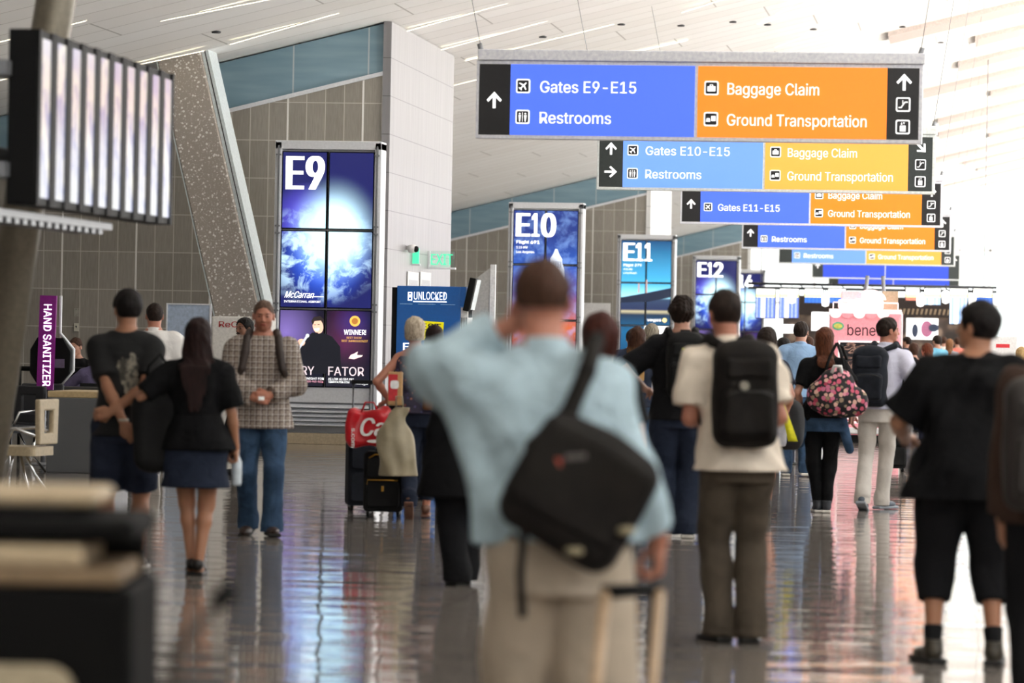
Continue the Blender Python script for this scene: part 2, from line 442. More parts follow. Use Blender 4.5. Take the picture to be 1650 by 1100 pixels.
    def fh(X, Y, Z):
        p = loc3(X, Y, Z)
        d = elld(p, (0, -.014, .026), (.074, .093, .086))
        d = smn(d, elld(p, (0, .022, -.035), (.058*fat, .062, .072)), .03)
        d = smn(d, elld(p, (0, .05, -.086), (.03*fat, .03, .022)), .025)
        for sx in (-1, 1):
            d = smn(d, elld(p, (sx*.04, .048, -.025), (.02, .022, .022)), .02)
            d = smn(d, elld(p, (sx*.045, -.0, -.06), (.018*fat, .03, .03)), .02)
        d = smn(d, elld(p, (0, .078, .022), (.045, .012, .009)), .012)
        for sx in (-1, 1): d = smx(d, -elld(p, (sx*.031, .091, .002), (.017, .014, .012)), .01)
        for sx in (-1, 1): d = smn(d, elld(p, (sx*.031, .074, .001), (.014, .013, .011)), .004)
        d = smn(d, coned(p, (0, .083, .004), (0, .103, -.03), .006, .0105), .008)
        for sx in (-1, 1): d = smn(d, elld(p, (sx*.011, .092, -.034), (.008, .009, .007)), .005)
        d = smn(d, elld(p, (0, .083, -.056), (.024, .01, .006)), .005); d = smn(d, elld(p, (0, .081, -.067), (.021, .01, .007)), .005)
        for sx in (-1, 1):
            e = elld(p, (sx*.079, -.008, -.008), (.011, .019, .031)); e = smx(e, -elld(p, (sx*.089, -.004, -.006), (.006, .011, .02)), .004)
            d = smn(d, e, .008)
        return d*hs
    r = .15*s; F.op(fh, C-r, C+r, .012)
    F.cutz(.012)
    me = F.mesh('body')
    body = link(me, 'body', SKIN[skin], root)
    # tint attribute (lips, brows, stubble)
    n = len(me.vertices); co = np.empty(n*3, np.float32); me.vertices.foreach_get('co', co); co = co.reshape(-1, 3)
    q = ((co-C)/hs)@Rm
    t = np.ones((n, 4), np.float32)
    near = (np.linalg.norm(q, axis=1) < .14)
    lips = near & (np.abs(q[:, 0]) < .022) & (np.abs(q[:, 2]+.061) < .010) & (q[:, 1] > .07); t[lips, :3] = (.8, .5, .5)
    slit = near & (np.abs(q[:, 0]) < .022) & (np.abs(q[:, 2]+.061) < .0025) & (q[:, 1] > .07); t[slit, :3] = (.4, .2, .2)
    br = near & (np.abs(np.abs(q[:, 0])-.032) < .018) & (np.abs(q[:, 2]-.02) < .005) & (q[:, 1] > .05); t[br, :3] = (.3, .24, .2)
    ey = near & (np.abs(np.abs(q[:, 0])-.031) < .014) & (np.abs(q[:, 2]-.001) < .005) & (q[:, 1] > .06); t[ey, :3] = (.35, .28, .25)
    if face == 'stubble':
        sb = near & (q[:, 1] > .0) & (q[:, 2] < -.035) & (q[:, 2] > -.12) & ~lips; t[sb, :3] = (.72, .68, .66)
    at = me.color_attributes.new('tint', 'FLOAT_COLOR', 'POINT'); at.data.foreach_set('color', t.ravel())
    def wp(v): return C+Rm@A(v)*hs
    if face:
        for sx in (-1, 1):
            mb = MB(); c = wp((sx*.031, .0775, .001)); mb.lathe([(.001, -.009), (.006, -.0068), (.009, 0), (.006, .0068), (.001, .009)], c, 12)
            mb.build('eye', M('eye_dark', '#2a1c16', .15), root)
    if face == 'moustache':
        G = Field(C-.12, C+.12, .004); G.cone(wp((-.028, .083, -.056)), wp((0, .094, -.047)), .005, .008, .004); G.cone(wp((0, .094, -.047)), wp((.028, .083, -.056)), .008, .005, .004)
        link(G.mesh('moustache'), 'moustache', HAIR['black'], root)
    # ---------------- hair
    kind, hm = hair
    if kind:
        hv = max(.005, vox*.85); G = Field(C-A((.16, .2, .17+(.55 if kind in ('long', 'pony', 'midlong') else .08)))*s, C+A((.16, .18, .17))*s, hv)
        gd = wob(26, .004 if kind != 'messy' else .012, hash(label) % 97 if False else len(label), .5)
        th = {'short': .010, 'crop': .005, 'bald': .004, 'fade': .008, 'buzzed': .003, 'messy': .018, 'bob': .018, 'grey': .016, 'long': .014, 'midlong': .014, 'pony': .010, 'spiky': .016}[kind]
        low = {'short': -.055, 'crop': -.05, 'bald': -.03, 'fade': -.015, 'buzzed': -.01, 'messy': -.07, 'bob': -.10, 'grey': -.075, 'long': -.10, 'midlong': -.10, 'pony': -.05, 'spiky': -.05}[kind]
        def hh(X, Y, Z):
            p = loc3(X, Y, Z); w = gd(p[0]*2, p[1]*2, p[2]*2)
            d = elld(p, (0, -.016, .03), (.075+th, .094+th, .087+th*1.2))
            d = smn(d, elld(p, (0, -.045, .0), (.066+th, .06+th*.8, .075+th)), .02)
            if kind in ('bob', 'grey', 'long', 'midlong'):
                d = smn(d, elld(p, (0, -.035, -.05), (.082, .062, .07 if kind != 'grey' else .045)), .02)
            d = d+w
            if kind in ('short', 'crop', 'fade', 'buzzed', 'spiky', 'bald', 'messy'): d = d+np.maximum(0, .035-p[2])*.11
            d = smx(d, -elld(p, (0, .130, -.035), (.105, .105 if kind in ('bob', 'long', 'midlong') else .118, .118)), .012)
            if kind == 'bald': d = smx(d, p[2]-.03, .01)
            d = smx(d, low-p[2], .008)
            if kind in ('short', 'crop', 'fade', 'buzzed', 'spiky', 'messy', 'pony', 'bald'):
                for sx in (-1, 1): d = smx(d, -elld(p, (sx*.085, .005, -.025), (.02, .03, .045)), .008)
            return d*hs
        G.op(hh, G.lo, G.lo+A(G.n)*hv, .004)
        if kind in ('long', 'midlong', 'pony'):
            zt = hc.z-.02; zl = {'long': .50, 'midlong': .24, 'pony': .30}[kind]
            wx = {'long': .095, 'midlong': .075, 'pony': .032}[kind]
            bb = Vector((hc.x, hc.y, 0)); back = cxy(1.3+dz)[1]-(.125 if fm else .14)*bw-.05-(top or {}).get('loose', 0)*.8
            G.loft([((zt)*s, bb.x*s, (bb.y-.05)*s, wx*.85*s, .05*s), ((zt-.12)*s, bb.x*s, (bb.y-.07)*s, wx*s, .05*s), ((zt-.22)*s, bb.x*s, (back+.015)*s, wx*1.05*s, .045*s), ((zt-zl)*s, bb.x*s, back*s, wx*.75*s, .032*s)], .03, dis=wob(30, .008, 5, .25))
        link(G.mesh('hair'), 'hair', HAIR[hm] if isinstance(hm, str) else hm, root)
    # ---------------- bottoms
    ds = wob(8, .010, len(label)*3+1, .9)
    if bottom:
        b = bottom; lz = b.get('loose', .015); G = Field(lo-.03, np.maximum(hi, lo+.1)+.03, vox*1.1)
        G.ax[2] = G.ax[2]; hem = b['hem']; wz = b.get('waist', 1.03)
        if b['kind'] == 'skirt':
            q = stations(lz, .84, wz); z0 = hem+dz; fx = (feet[0][0]+feet[1][0])/2
            q = [(hem, fx*.3, (feet[0][1]+feet[1][1])*.1, .172*bw+lz+b.get('fl', .0), .13*bw+lz+b.get('fl', .0)*.8), (.70, 0, 0, .178*bw+lz, .135*bw+lz)]+[t for t in q if t[0] > .86]
            G.loft([tuple(S(t)) for t in q], .01, dis=ds)
        else:
            G.loft([tuple(S(t)) for t in stations(lz, .80, wz)], .01)
            for i in (0, 1):
                r0, r1, r2 = (.088*bw+lz, .058*bw**.5+lz*1.1+b.get('knee', 0), .042+lz*1.1+b.get('cuff', 0))
                if b['kind'] == 'leggings': r0, r1, r2 = .086*bw+.008, .058*bw**.5+.007, .037+.007
                if hem > .42:
                    t = min(.96, max(.2, (hips[i].z-hem)/max(.1, hips[i].z-knees[i].z)))
                    e = hips[i].lerp(knees[i], t); G.cone(S(hips[i]), S(e), r0*s, (r0+(r1-r0)*t+b.get('cuff', 0))*s, .012*s, flat=True, dis=ds)
                else:
                    t = min(1, max(.05, (knees[i].z-hem)/max(.1, knees[i].z-anks[i].z))); e = knees[i].lerp(anks[i], t)
                    G.cone(S(hips[i]), S(knees[i]), r0*s, r1*s, .014*s, dis=ds); G.cone(S(knees[i]), S(e), r1*s, (r1+(r2-r1)*t)*s, .012*s, flat=True, dis=ds)
                    mk = knees[i].lerp(anks[i], .3)+Vector((0, -.012, 0)); mr = max(.061, .72*r1+.28*r2)*s
                    if t > .5: G.cone(S(knees[i]), S(mk), r1*s, mr, .012*s); G.cone(S(mk), S(e), mr, r2*s, .012*s, flat=True)
                    if t >= .98 and b['kind'] == 'trousers':
                        e2 = anks[i]+Vector((0, 0, -.055)); G.cone(S(anks[i]+Vector((0, 0, .04))), S(e2), r2*s, (r2+.008)*s, .03*s, flat=True, dis=ds)
        G.cutz(.015)
        link(G.mesh(b.get('name', b['kind'])), b.get('name', b['kind']), b['mat'], root)
        if b.get('belt'):
            G = Field(lo, hi, vox*.8); q = stations(lz+.006, wz-.045, wz-.005); G.loft([tuple(S(t)) for t in q], .005); link(G.mesh('belt'), 'belt', b['belt'], root)
    # ---------------- top
    if top:
        t = top; off = t.get('loose', .018); G = Field(lo-.05, hi+.05, vox); hem = t['hem']; dt = wob(t.get('wf', 9), t.get('wa', .012), len(label)*5+2, .7)
        zt = 1.49 if t['kind'] != 'tank' else 1.42
        G.loft([tuple(S(q)) for q in stations(off, hem, zt, t.get('flare', 0), True)], .02, dis=dt)
        for i, sx in enumerate((-1, 1)):
            ab = bw**.5*(0.86 if fm else 1.); sr = t.get('sl', .016)
            tr = Vector((nb.x+sx*.055, nb.y-.008, nb.z-.012))
            if t['kind'] != 'tank':
                G.cone(S(tr), S(shs[i]), .05*s, (.054*ab+off*.4)*s, .04*s, dis=dt)
                if t['kind'] == 'tee':
                    e = shs[i].lerp(elb[i], t.get('slen', .62)); G.cone(S(shs[i]), S(e), (.055*ab+sr*.8)*s, (.05*ab+sr*1.3)*s, .035*s, flat=True, dis=dt)
                else:
                    G.cone(S(shs[i]), S(elb[i]), (.055*ab+sr)*s, (.046*ab+sr*1.2)*s, .035*s, dis=dt)
                    e = elb[i].lerp(wr[i], t.get('slen', .93)); G.cone(S(elb[i]), S(e), (.046*ab+sr*1.2)*s, (.032*ab+sr)*s, .03*s, flat=True, dis=dt)
                    if t.get('drape'):   # loose cloth hanging from a raised sleeve
                        dd = t['drape'][i]
                        if dd: G.cone(S(elb[i].lerp(shs[i], .25)+Vector((0, 0, -.04))), S(Vector(dd)), .05*s, .07*s, .09*s, dis=dt)
            else:
                G.cone(S(tr), S(Vector((nb.x+sx*.105, nb.y, nb.z-.10))), .032*s, .045*s, .03*s)
        if t.get('collar'):
            G.cone(S(nb+Vector((0, -.01, .0))), S(nb+Vector((0, 0, .065))), .074*s, .066*s, .01*s, flat=True); G.cone(S(nb+Vector((0, .03, .02))), S(nb+Vector((0, .02, .15))), .05*s, .05*s, .01*s, sub=True)
        nmn = t.get('name', {'tee': 't_shirt', 'long': 'shirt', 'tank': 'sleeveless_top'}[t['kind']])
        link(G.mesh(nmn), nmn, t['mat'], root)
    # ---------------- shoes and socks
    for i in (0, 1):
        td, yaw, pit = toes[i]; an = anks[i]
        Rf = rotm(yaw, pit)
        if socks:
            G = Field(A(S(an))-.12, A(S(an))+.12+A((0, 0, socks[1]))*1., max(.006, vox)); G.cone(S(an), S(an.lerp(knees[i], socks[1]/.42)), .040*s, .050*s, .01, flat=True); G.cone(S(an), S(an+Rf@Vector((0, .05, -.05))), .040*s, .03*s, .02)
            link(G.mesh('sock'), 'sock', socks[0], root)
        if shoes:
            c = A(S(an)); G = Field(c-.3*s, c+.3*s, max(.006, vox*.9))
            def w(v): return S(an+Rf@Vector(v))
            k = shoes.get('kind', 'sneaker'); wd = .9 if fm else 1.; ht = shoes.get('heel', 0)
            rotl = [list(r) for r in Rf]
            if k in ('sneaker', 'dress'):
                G.ell(w((0, .09, -.045)), (.047*s*wd, .11*s, .034*s), .02, rot=rotl); G.ell(w((0, -.015, -.03)), (.04*s*wd, .055*s, .05*s), .03, rot=rotl)
                if k == 'sneaker': G.cone(w((0, -.005, -.02)), w((0, -.012, .035)), .046*s, .045*s, .02, flat=True)
                link(G.mesh('shoe'), 'shoe', shoes['mat'], root)
                G2 = Field(c-.3*s, c+.3*s, max(.005, vox*.8)); G2.rbox(w((0, .06, -.071)), (.048*s*wd, .145*s, .014*s), .012, rot=rotl)
                G2.ell(w((0, .22, -.09)), (.08, .02, .03), .01, sub=True, rot=rotl)
                ch = link(G2.mesh('sole'), 'sole', shoes.get('sole', M('sole_black', '#16150f', .7)), root)
            elif k == 'sandal':
                G.rbox(w((0, .06, -.073)), (.042*s, .125*s, .011*s), .01, rot=rotl); G.ell(w((0, .11, -.055)), (.044*s, .03*s, .028*s), .01, rot=rotl); G.cone(w((0, -.03, -.01)), w((0, -.02, .012)), .042*s, .042*s, .006, flat=True)
                link(G.mesh('sandal'), 'sandal', shoes['mat'], root)
            elif k == 'heel':
                G.ell(w((0, .12, -.06)), (.038*s, .06*s, .02*s), .01, rot=rotl); G.rbox(w((0, .05, -.06)), (.03*s, .10*s, .01*s), .008, rot=rotl); G.ell(w((0, -.02, -.035)), (.034*s, .035*s, .035*s), .01, rot=rotl); G.cone(w((0, -.03, -.05)), w((0, -.02, -.14)), .016*s, .007*s, .01)
                G.cone(w((0, -.01, .0)), w((0, -.008, .014)), .037*s, .037*s, .004, flat=True)
                link(G.mesh('high_heel_shoe'), 'high_heel_shoe', shoes['mat'], root)
    info = dict(root=root, s=s, wr=wr, elb=elb, sh=shs, nb=nb, hc=hc, loc=Vector(loc), rz=rz, lean=lean, tips=tips, hands=hands, anks=anks)
    return info
def hand(F, w, H, sx, s, ab):
    d = Vector(H['d']).normalized(); n = Vector(H['n']); n = (n-d*n.dot(d)).normalized(); sd = d.cross(n)
    tb = H.get('thumb', None)
    if tb is None: tb = sx   # thumb side
    sd = sd*(1 if tb > 0 else -1)
    def P(a, b, c): return [float(x)*s for x in (w+d*a+sd*b+n*c)]
    k = .85+.15*ab
    F.cone(P(-.01, 0, 0), P(.04, 0, 0), .026*s*k, .024*s*k, .015, flatn=L2(n), flats=1.2)
    F.cone(P(.045, -.022, .0), P(.085, -.024, 0), .021*s*k, .018*s*k, .015, flatn=L2(n), flats=1.35); F.cone(P(.04, .018, .0), P(.088, .022, 0), .023*s*k, .018*s*k, .015, flatn=L2(n), flats=1.35)
    c = H.get('curl', .5)
    for j, (b, ln) in enumerate(((.030, .072), (.010, .080), (-.010, .074), (-.029, .058))):
        a0 = .09-abs(j-1.3)*.003; cc = c*(1+.08*j)
        p0 = (a0, b, 0); p1 = (a0+ln*.45*math.cos(cc*.7), b*1.06, ln*.45*math.sin(cc*.7)); a2 = cc*1.5
        p2 = (p1[0]+ln*.32*math.cos(a2), b*1.06, p1[2]+ln*.32*math.sin(a2)); a3 = cc*2.2
        p3 = (p2[0]+ln*.25*math.cos(a3), b*1.06, p2[2]+ln*.25*math.sin(a3))
        F.cone(P(*p0), P(*p1), .0098*s*k, .0090*s*k, .004); F.cone(P(*p1), P(*p2), .0090*s*k, .0083*s*k, .003); F.cone(P(*p2), P(*p3), .0083*s*k, .0072*s*k, .003)
    q0, q1, q2 = (.025, .026, .004), (.055, .052, .018+.02*c), (.088, .058-.02*c, .026+.03*c)
    F.cone(P(*q0), P(*q1), .015*s*k, .0115*s*k, .012); F.cone(P(*q1), P(*q2), .011*s*k, .009*s*k, .003)
def held(info, name, label, cat, c, group=None):
    """Empty for a thing carried by a person; c = centre in the person's own (scaled) metres"""
    R = Matrix.Rotation(info['rz'], 3, 'Z'); loc = info['loc']+R@Vector(c)
    return empty(name, loc, info['rz'], label, cat, group)
def backpack(info, label, mat, w=.30, h=.46, d=.17, z=1.24, x=0., straps=True, trim=None, buckle=None, yaw=0., bw=1., front=True, logo=None):
    s = info['s']; yb = -(.125*bw+d/2+.012)+info['lean'][0]*.5; c = Vector((x+info['lean'][1]*.6, yb, z))*s
    r = held(info, 'backpack', label, 'backpack', c)
    def q(v): return [float(a)*s-float(b) for a, b in zip(v, c)]
    G = Field((-.3, -.25, -.4), (.3, .25, .4), .007); dis = wob(9, .008, len(label), 1)
    G.rbox((0, 0, 0), (w/2*s, d/2*s, h/2*s), .07*s, dis=dis); G.ell((0, .0, h*.42*s), (w*.42*s, d*.42*s, h*.14*s), .05)
    link(G.mesh('main_compartment'), 'main_compartment', mat, r)
    G = Field((-.3, -.3, -.4), (.3, .25, .4), .007)
    G.rbox((0, -d/2*s-.005, -h*.17*s), (w*.40*s, .035*s, h*.23*s), .03*s, dis=dis); link(G.mesh('front_pocket'), 'front_pocket', mat, r)
    G = Field((-.3, -.3, -.4), (.3, .25, .4), .007)
    G.rbox((0, -d/2*s, h*.27*s), (w*.36*s, .022*s, h*.10*s), .02*s, dis=dis); link(G.mesh('upper_pocket'), 'upper_pocket', mat, r)
    mb = MB(); pth = [(-.04, d*.3, h*.47), (-.03, d*.3, h*.57), (.03, d*.3, h*.57), (.04, d*.3, h*.47)]; mb.tube([[a*s for a in p] for p in pth], .01*s, 8); mb.build('carry_loop', mat, r)
    zp = MB(); zp.tube([[a*s for a in p] for p in ((-w*.38, -d/2-.036, -h*.0), (-w*.2, -d/2-.043, h*.045), (w*.2, -d/2-.043, h*.045), (w*.38, -d/2-.036, 0))], .005*s, 6); zp.build('zip', trim or M('zip_dark', '#3a3a38', .4, .5), r)
    if buckle:
        b = MB()
        for u, v in buckle: b.disc(u*s, v*s, .022*s, (-d/2-.062)*s, (-d/2-.02)*s)
        b.build('patch', M('grey_patch', '#8a8578', .5), r)
    if logo:
        b = MB(); b.box(logo[0]*s-.03*s, logo[0]*s+.03*s, (-d/2-.03)*s, (-d/2-.015)*s, logo[1]*s-.008, logo[1]*s+.008); b.build('logo_patch', logo[2], r)
    if straps:
        wv = bw*.5+.5
        for sx in (-1, 1):
            hi_ = (info['nb'].z+.045); L1 = info['lean'][1]; L0 = info['lean'][0]
            pts = [(sx*.075+x, yb+d*.45, z+h*.43), (sx*.095+L1, -.07+L0, hi_-.005), (sx*.10+L1, -.01+L0, hi_+.008), (sx*.115+L1, .065*bw+L0, hi_-.03), (sx*.128+L1, .125*bw+L0, hi_-.14), (sx*.150+L1, .140*bw+L0*.6, hi_-.26), (sx*.190*wv, .10*bw, hi_-.35), (sx*.185*wv, .0, hi_-.42), (sx*.12+x, yb+d*.42, z-h*.38)]
            G = Field((-.45, -.3, -.6), (.45, .6, .6), .008)
            G.path([q(p) for p in pts], [.02, .028, .03, .03, .03, .027, .02, .014, .012], .01); link(G.mesh('shoulder_strap'), 'shoulder_strap', mat, r)
    return r
def G(px, D):
    p = atD(px, hor(px)+CAMH*FPX/D, D); return Vector((p.x, p.y, 0))
def st(o, name=None):
    o['kind'] = 'structure'
    return o
SKIN = {'light': skin_mat('skin_light', (.50, .27, .19)), 'tan': skin_mat('skin_tan', (.38, .185, .105)), 'red': skin_mat('skin_ruddy', (.46, .20, .13)), 'brown': skin_mat('skin_brown', (.25, .12, .075))}
HAIR = {'black': hair_mat('hair_black', '#0c0a0a', '#1d1715'), 'dark': hair_mat('hair_dark', '#17100c', '#2e211a'), 'brown': hair_mat('hair_brown', '#2c1a10', '#54382a'),
        'redbrown': hair_mat('hair_redbrown', '#2a100c', '#4a1f16'), 'grey': hair_mat('hair_grey', '#8a7a68', '#d6c9b2'), 'lightbrown': hair_mat('hair_lightbrown', '#5a3a26', '#9a6c48'),
        'salt': hair_mat('hair_salt', '#5d564c', '#a39a88'), 'buzz': hair_mat('hair_buzz', '#3f3027', '#6e5546'), 'blond': hair_mat('hair_blond', '#86683f', '#c7a878'), 'longdark': hair_mat('hair_longdark', '#150c0b', '#2b1714'),
        'auburn': hair_mat('hair_auburn', '#3a1d12', '#6a3c25')}
# ------------------------------------------------------------ world
W = bpy.data.worlds.new('sky_world'); SC.world = W; W.use_nodes = True; wt = W.node_tree; wt.nodes.clear()
wo = wt.nodes.new('ShaderNodeOutputWorld'); bg = wt.nodes.new('ShaderNodeBackground'); tc = wt.nodes.new('ShaderNodeTexCoord'); sx = wt.nodes.new('ShaderNodeSeparateXYZ'); rp = wt.nodes.new('ShaderNodeValToRGB')
wt.links.new(tc.outputs['Generated'], sx.inputs[0]); wt.links.new(sx.outputs[2], rp.inputs[0]); wt.links.new(rp.outputs[0], bg.inputs[0]); wt.links.new(bg.outputs[0], wo.inputs[0])
rp.color_ramp.elements[0].color = (1, .98, .95, 1); rp.color_ramp.elements[1].color = (.78, .88, 1, 1); bg.inputs[1].default_value = WORLD_S
SC.view_settings.view_transform = 'Standard'; SC.view_settings.look = 'None'; SC.view_settings.gamma = 1; SC.view_settings.exposure = EXPO
try: SC.view_settings.use_curve_mapping = False
except Exception: pass
# ------------------------------------------------------------ camera
cd = bpy.data.cameras.new('camera'); cam = bpy.data.objects.new('camera', cd); COL.objects.link(cam); SC.camera = cam
cd.sensor_width = 36; cd.lens = 36*FPX/1650; cd.shift_y = -(550-CY)/1650.0; cd.clip_end = 2000; cd.clip_start = .1
cu = UP*math.cos(ROLL)-RT*math.sin(ROLL); cr = RT*math.cos(ROLL)+UP*math.sin(ROLL)
cam.matrix_world = Matrix(((cr.x, cu.x, -FW.x, 0), (cr.y, cu.y, -FW.y, 0), (cr.z, cu.z, -FW.z, CAMH), (0, 0, 0, 1)))
cd.dof.use_dof = True; cd.dof.focus_distance = 46; cd.dof.aperture_fstop = 3.0
# ------------------------------------------------------------ materials of the hall
def mat_floor():
    k = NT('polished_terrazzo'); tcn = k.coord(); 
    n = k.noise(tcn, 900, 2, .6); n2 = k.noise(k.coord((.35, .18, 1)), 1, 3)
    a = k.ramp(n, [(.38, (.17, .148, .13)), (.5, (.27, .24, .212)), (.64, (.39, .355, .32))])
    a = k.mix(k.math('MULTIPLY', n2, .35), a, (.07, .055, .045, 1))
    w = k.noise(k.coord((.9, 2.4, 1)), 1, 2, .5); w2 = k.noise(k.coord((2.2, 8, 1)), 1, 2, .5)
    h = k.math('ADD', w, k.math('MULTIPLY', w2, .26))
    sx = k.n('ShaderNodeSeparateXYZ'); k.set(sx, 0, k.coord())
    def lines(o, sp, wd): 
        f = k.math('FRACT', k.math('DIVIDE', o, sp)); return k.math('LESS_THAN', f, wd/sp)
    ln = k.math('MAXIMUM', lines(sx.outputs[0], 3.0, .012), lines(sx.outputs[1], 3.0, .02))
    a = k.mix(ln, a, (.10, .09, .08, 1))
    return k.bsdf(Base_Color=a, Roughness=.05, IOR=1.42, Specular_IOR_Level=.5, Normal=k.bump(h, .9, .010))
def mat_tile():
    k = NT('stone_wall_tile'); sx = k.n('ShaderNodeSeparateXYZ'); k.set(sx, 0, k.coord())
    cb = k.n('ShaderNodeCombineXYZ'); k.set(cb, 0, sx.outputs[0]); k.set(cb, 1, sx.outputs[2])
    mp = k.n('ShaderNodeMapping'); k.set(mp, 0, cb.outputs[0]); mp.inputs['Location'].default_value = (.05, .11, 0)
    br = k.n('ShaderNodeTexBrick'); br.offset = 0; br.squash = 1; k.set(br, 'Vector', mp.outputs[0]); br.inputs['Scale'].default_value = 1
    br.inputs['Brick Width'].default_value = .28; br.inputs['Row Height'].default_value = .56; br.inputs['Mortar Size'].default_value = .006; br.inputs['Mortar Smooth'].default_value = 0
    br.inputs['Color1'].default_value = (.275, .25, .215, 1); br.inputs['Color2'].default_value = (.35, .32, .28, 1); br.inputs['Mortar'].default_value = (.42, .39, .35, 1)
    b2 = k.n('ShaderNodeTexBrick'); b2.offset = 0; b2.squash = 1; k.set(b2, 'Vector', mp.outputs[0]); b2.inputs['Scale'].default_value = 1
    b2.inputs['Brick Width'].default_value = 1.12; b2.inputs['Row Height'].default_value = 500; b2.inputs['Mortar Size'].default_value = .014; b2.inputs['Mortar Smooth'].default_value = 0
    st_ = k.noise(k.coord((45, 45, 4)), 1, 4, .6)
    c = k.mix(.3, br.outputs['Color'], k.ramp(st_, [(.3, (.20, .18, .152)), (.7, (.46, .43, .38))]))
    c = k.mix(br.outputs['Fac'], c, (.58, .55, .50, 1)); c = k.mix(b2.outputs['Fac'], c, (.85, .83, .80, 1))
    return k.bsdf(Base_Color=c, Roughness=.45, Specular_IOR_Level=.4, Normal=k.bump(br.outputs['Fac'], -.3, .004))
def mat_panel(name, col, rough=.38, metal=.35):
    k = NT(name); sx = k.n('ShaderNodeSeparateXYZ'); k.set(sx, 0, k.coord()); cb = k.n('ShaderNodeCombineXYZ'); k.set(cb, 0, sx.outputs[1]); k.set(cb, 1, sx.outputs[2])
    br = k.n('ShaderNodeTexBrick'); br.offset = 0; br.squash = 1; k.set(br, 'Vector', cb.outputs[0]); br.inputs['Scale'].default_value = 1
    br.inputs['Brick Width'].default_value = 2.17; br.inputs['Row Height'].default_value = .56; br.inputs['Mortar Size'].default_value = .006; br.inputs['Mortar Smooth'].default_value = 0
    n = k.noise(k.coord((8, 14, .5)), 1, 4, .6)
    c = k.ramp(n, [(.3, tuple(x*.86 for x in col)), (.7, tuple(min(1, x*1.1) for x in col))]); c = k.mix(br.outputs['Fac'], c, tuple(x*.45 for x in col)+(1,))
    return k.bsdf(Base_Color=c, Roughness=rough, Metallic=metal)
def mat_ceiling():
    k = NT('ceiling_plank'); sx = k.n('ShaderNodeSeparateXYZ'); k.set(sx, 0, k.coord())
    y = sx.outputs[1]; x = sx.outputs[0]
    f = k.math('FRACT', k.math('DIVIDE', y, .9)); g = k.math('LESS_THAN', f, .03)
    fx = k.math('FRACT', k.math('DIVIDE', k.math('ADD', x, k.math('MULTIPLY', k.math('FLOOR', k.math('DIVIDE', y, 1.8)), 1.7)), 4.1)); gx = k.math('LESS_THAN', fx, .006)
    n = k.noise(k.coord((.15, .35, 1)), 1, 2)
    rw = k.n('ShaderNodeTexWhiteNoise', noise_dimensions='1D'); k.set(rw, 'W', k.math('FLOOR', k.math('DIVIDE', y, .9)))
    c = k.ramp(k.math('ADD', k.math('MULTIPLY', n, .5), k.math('MULTIPLY', rw.outputs[0], .5)), [(.2, (.90, .885, .865)), (.8, (.955, .95, .94))])
    c = k.mix(k.math('MAXIMUM', g, gx), c, (.55, .53, .51, 1))
    return k.bsdf(Base_Color=c, Roughness=.55)
def mat_glass(name='clear_glass', tint=(.93, .98, .98), gl=.08):
    k = NT(name); t = k.n('ShaderNodeBsdfTransparent'); t.inputs[0].default_value = (*tint, 1); g = k.n('ShaderNodeBsdfGlossy'); g.inputs['Roughness'].default_value = .05
    mx = k.n('ShaderNodeMixShader'); mx.inputs[0].default_value = gl; k.t.links.new(t.outputs[0], mx.inputs[1]); k.t.links.new(g.outputs[0], mx.inputs[2]); k.t.links.new(mx.outputs[0], k.out.inputs[0]); return k.m
ALU = M('brushed_aluminium', '#e2e4e8', .4, .1, .06); ALUD = M('grey_aluminium', '#8f9195', .4, .6, .06); WHITE = M('white_paint', '#e9e8e6', .5); BLACK = M('black_plastic', '#0c0c0c', .6, spec=.2); CHROME = M('chrome', '#d8d8d8', .12, 1.)
DGREY = M('dark_grey_panel', '#3a3b3e', .5)
# ------------------------------------------------------------ shell
zc = lambda X: 6.16+.25*(X+8.6)
zt = lambda X: zc(X)-.77
mb = MB(); mb.box(-30, 14, -6, 163, -.3, 0); o = st(mb.build('floor', mat_floor()))
mb = MB(); xa, xb = -24, 9
mb.add([(xa, -6, zc(xa)), (xb, -6, zc(xb)), (xb, 163, zc(xb)), (xa, 163, zc(xa)), (xa, -6, zc(xa)+.3), (xb, -6, zc(xb)+.3), (xb, 163, zc(xb)+.3), (xa, 163, zc(xa)+.3)], [(0, 1, 2, 3), (4, 7, 6, 5), (0, 4, 5, 1), (1, 5, 6, 2), (2, 6, 7, 3), (3, 7, 4, 0)])
st(mb.build('ceiling', mat_ceiling()))
mb = MB(); mb.box(-400, 400, -200, 900, -4.6, -4.3); o = st(mb.build('ground_apron', M('apron_concrete', (.62, .61, .58), .9)))
mb = MB(); mb.box(-24.2, -24, -6, 163, 0, zc(-24)); st(mb.build('wall_left', M('pale_wall', '#c9c6c0', .7)))
TILE = mat_tile(); PANEL = mat_panel('metal_panel', (.27, .26, .27), .4, .1); PANEL_LIT = mat_panel('lit_panel', (.86, .86, .85), .5, 0.)  # second panel copy is whitened to stand in for light on farther wall ends
def mat_clere():
    k = NT('blue_clerestory_glass'); sx = k.n('ShaderNodeSeparateXYZ'); k.set(sx, 0, k.coord()); f = k.math('FRACT', k.math('DIVIDE', sx.outputs[0], 1.12)); g = k.math('LESS_THAN', f, .02)
    n = k.noise(k.coord((.6, 1, 5)), 1, 3)
    c = k.mix(g, k.ramp(n, [(.3, (.19, .31, .38)), (.7, (.27, .40, .47))]), (.5, .56, .58, 1)); return k.bsdf(Base_Color=c, Roughness=.25)
CLERE = mat_clere()
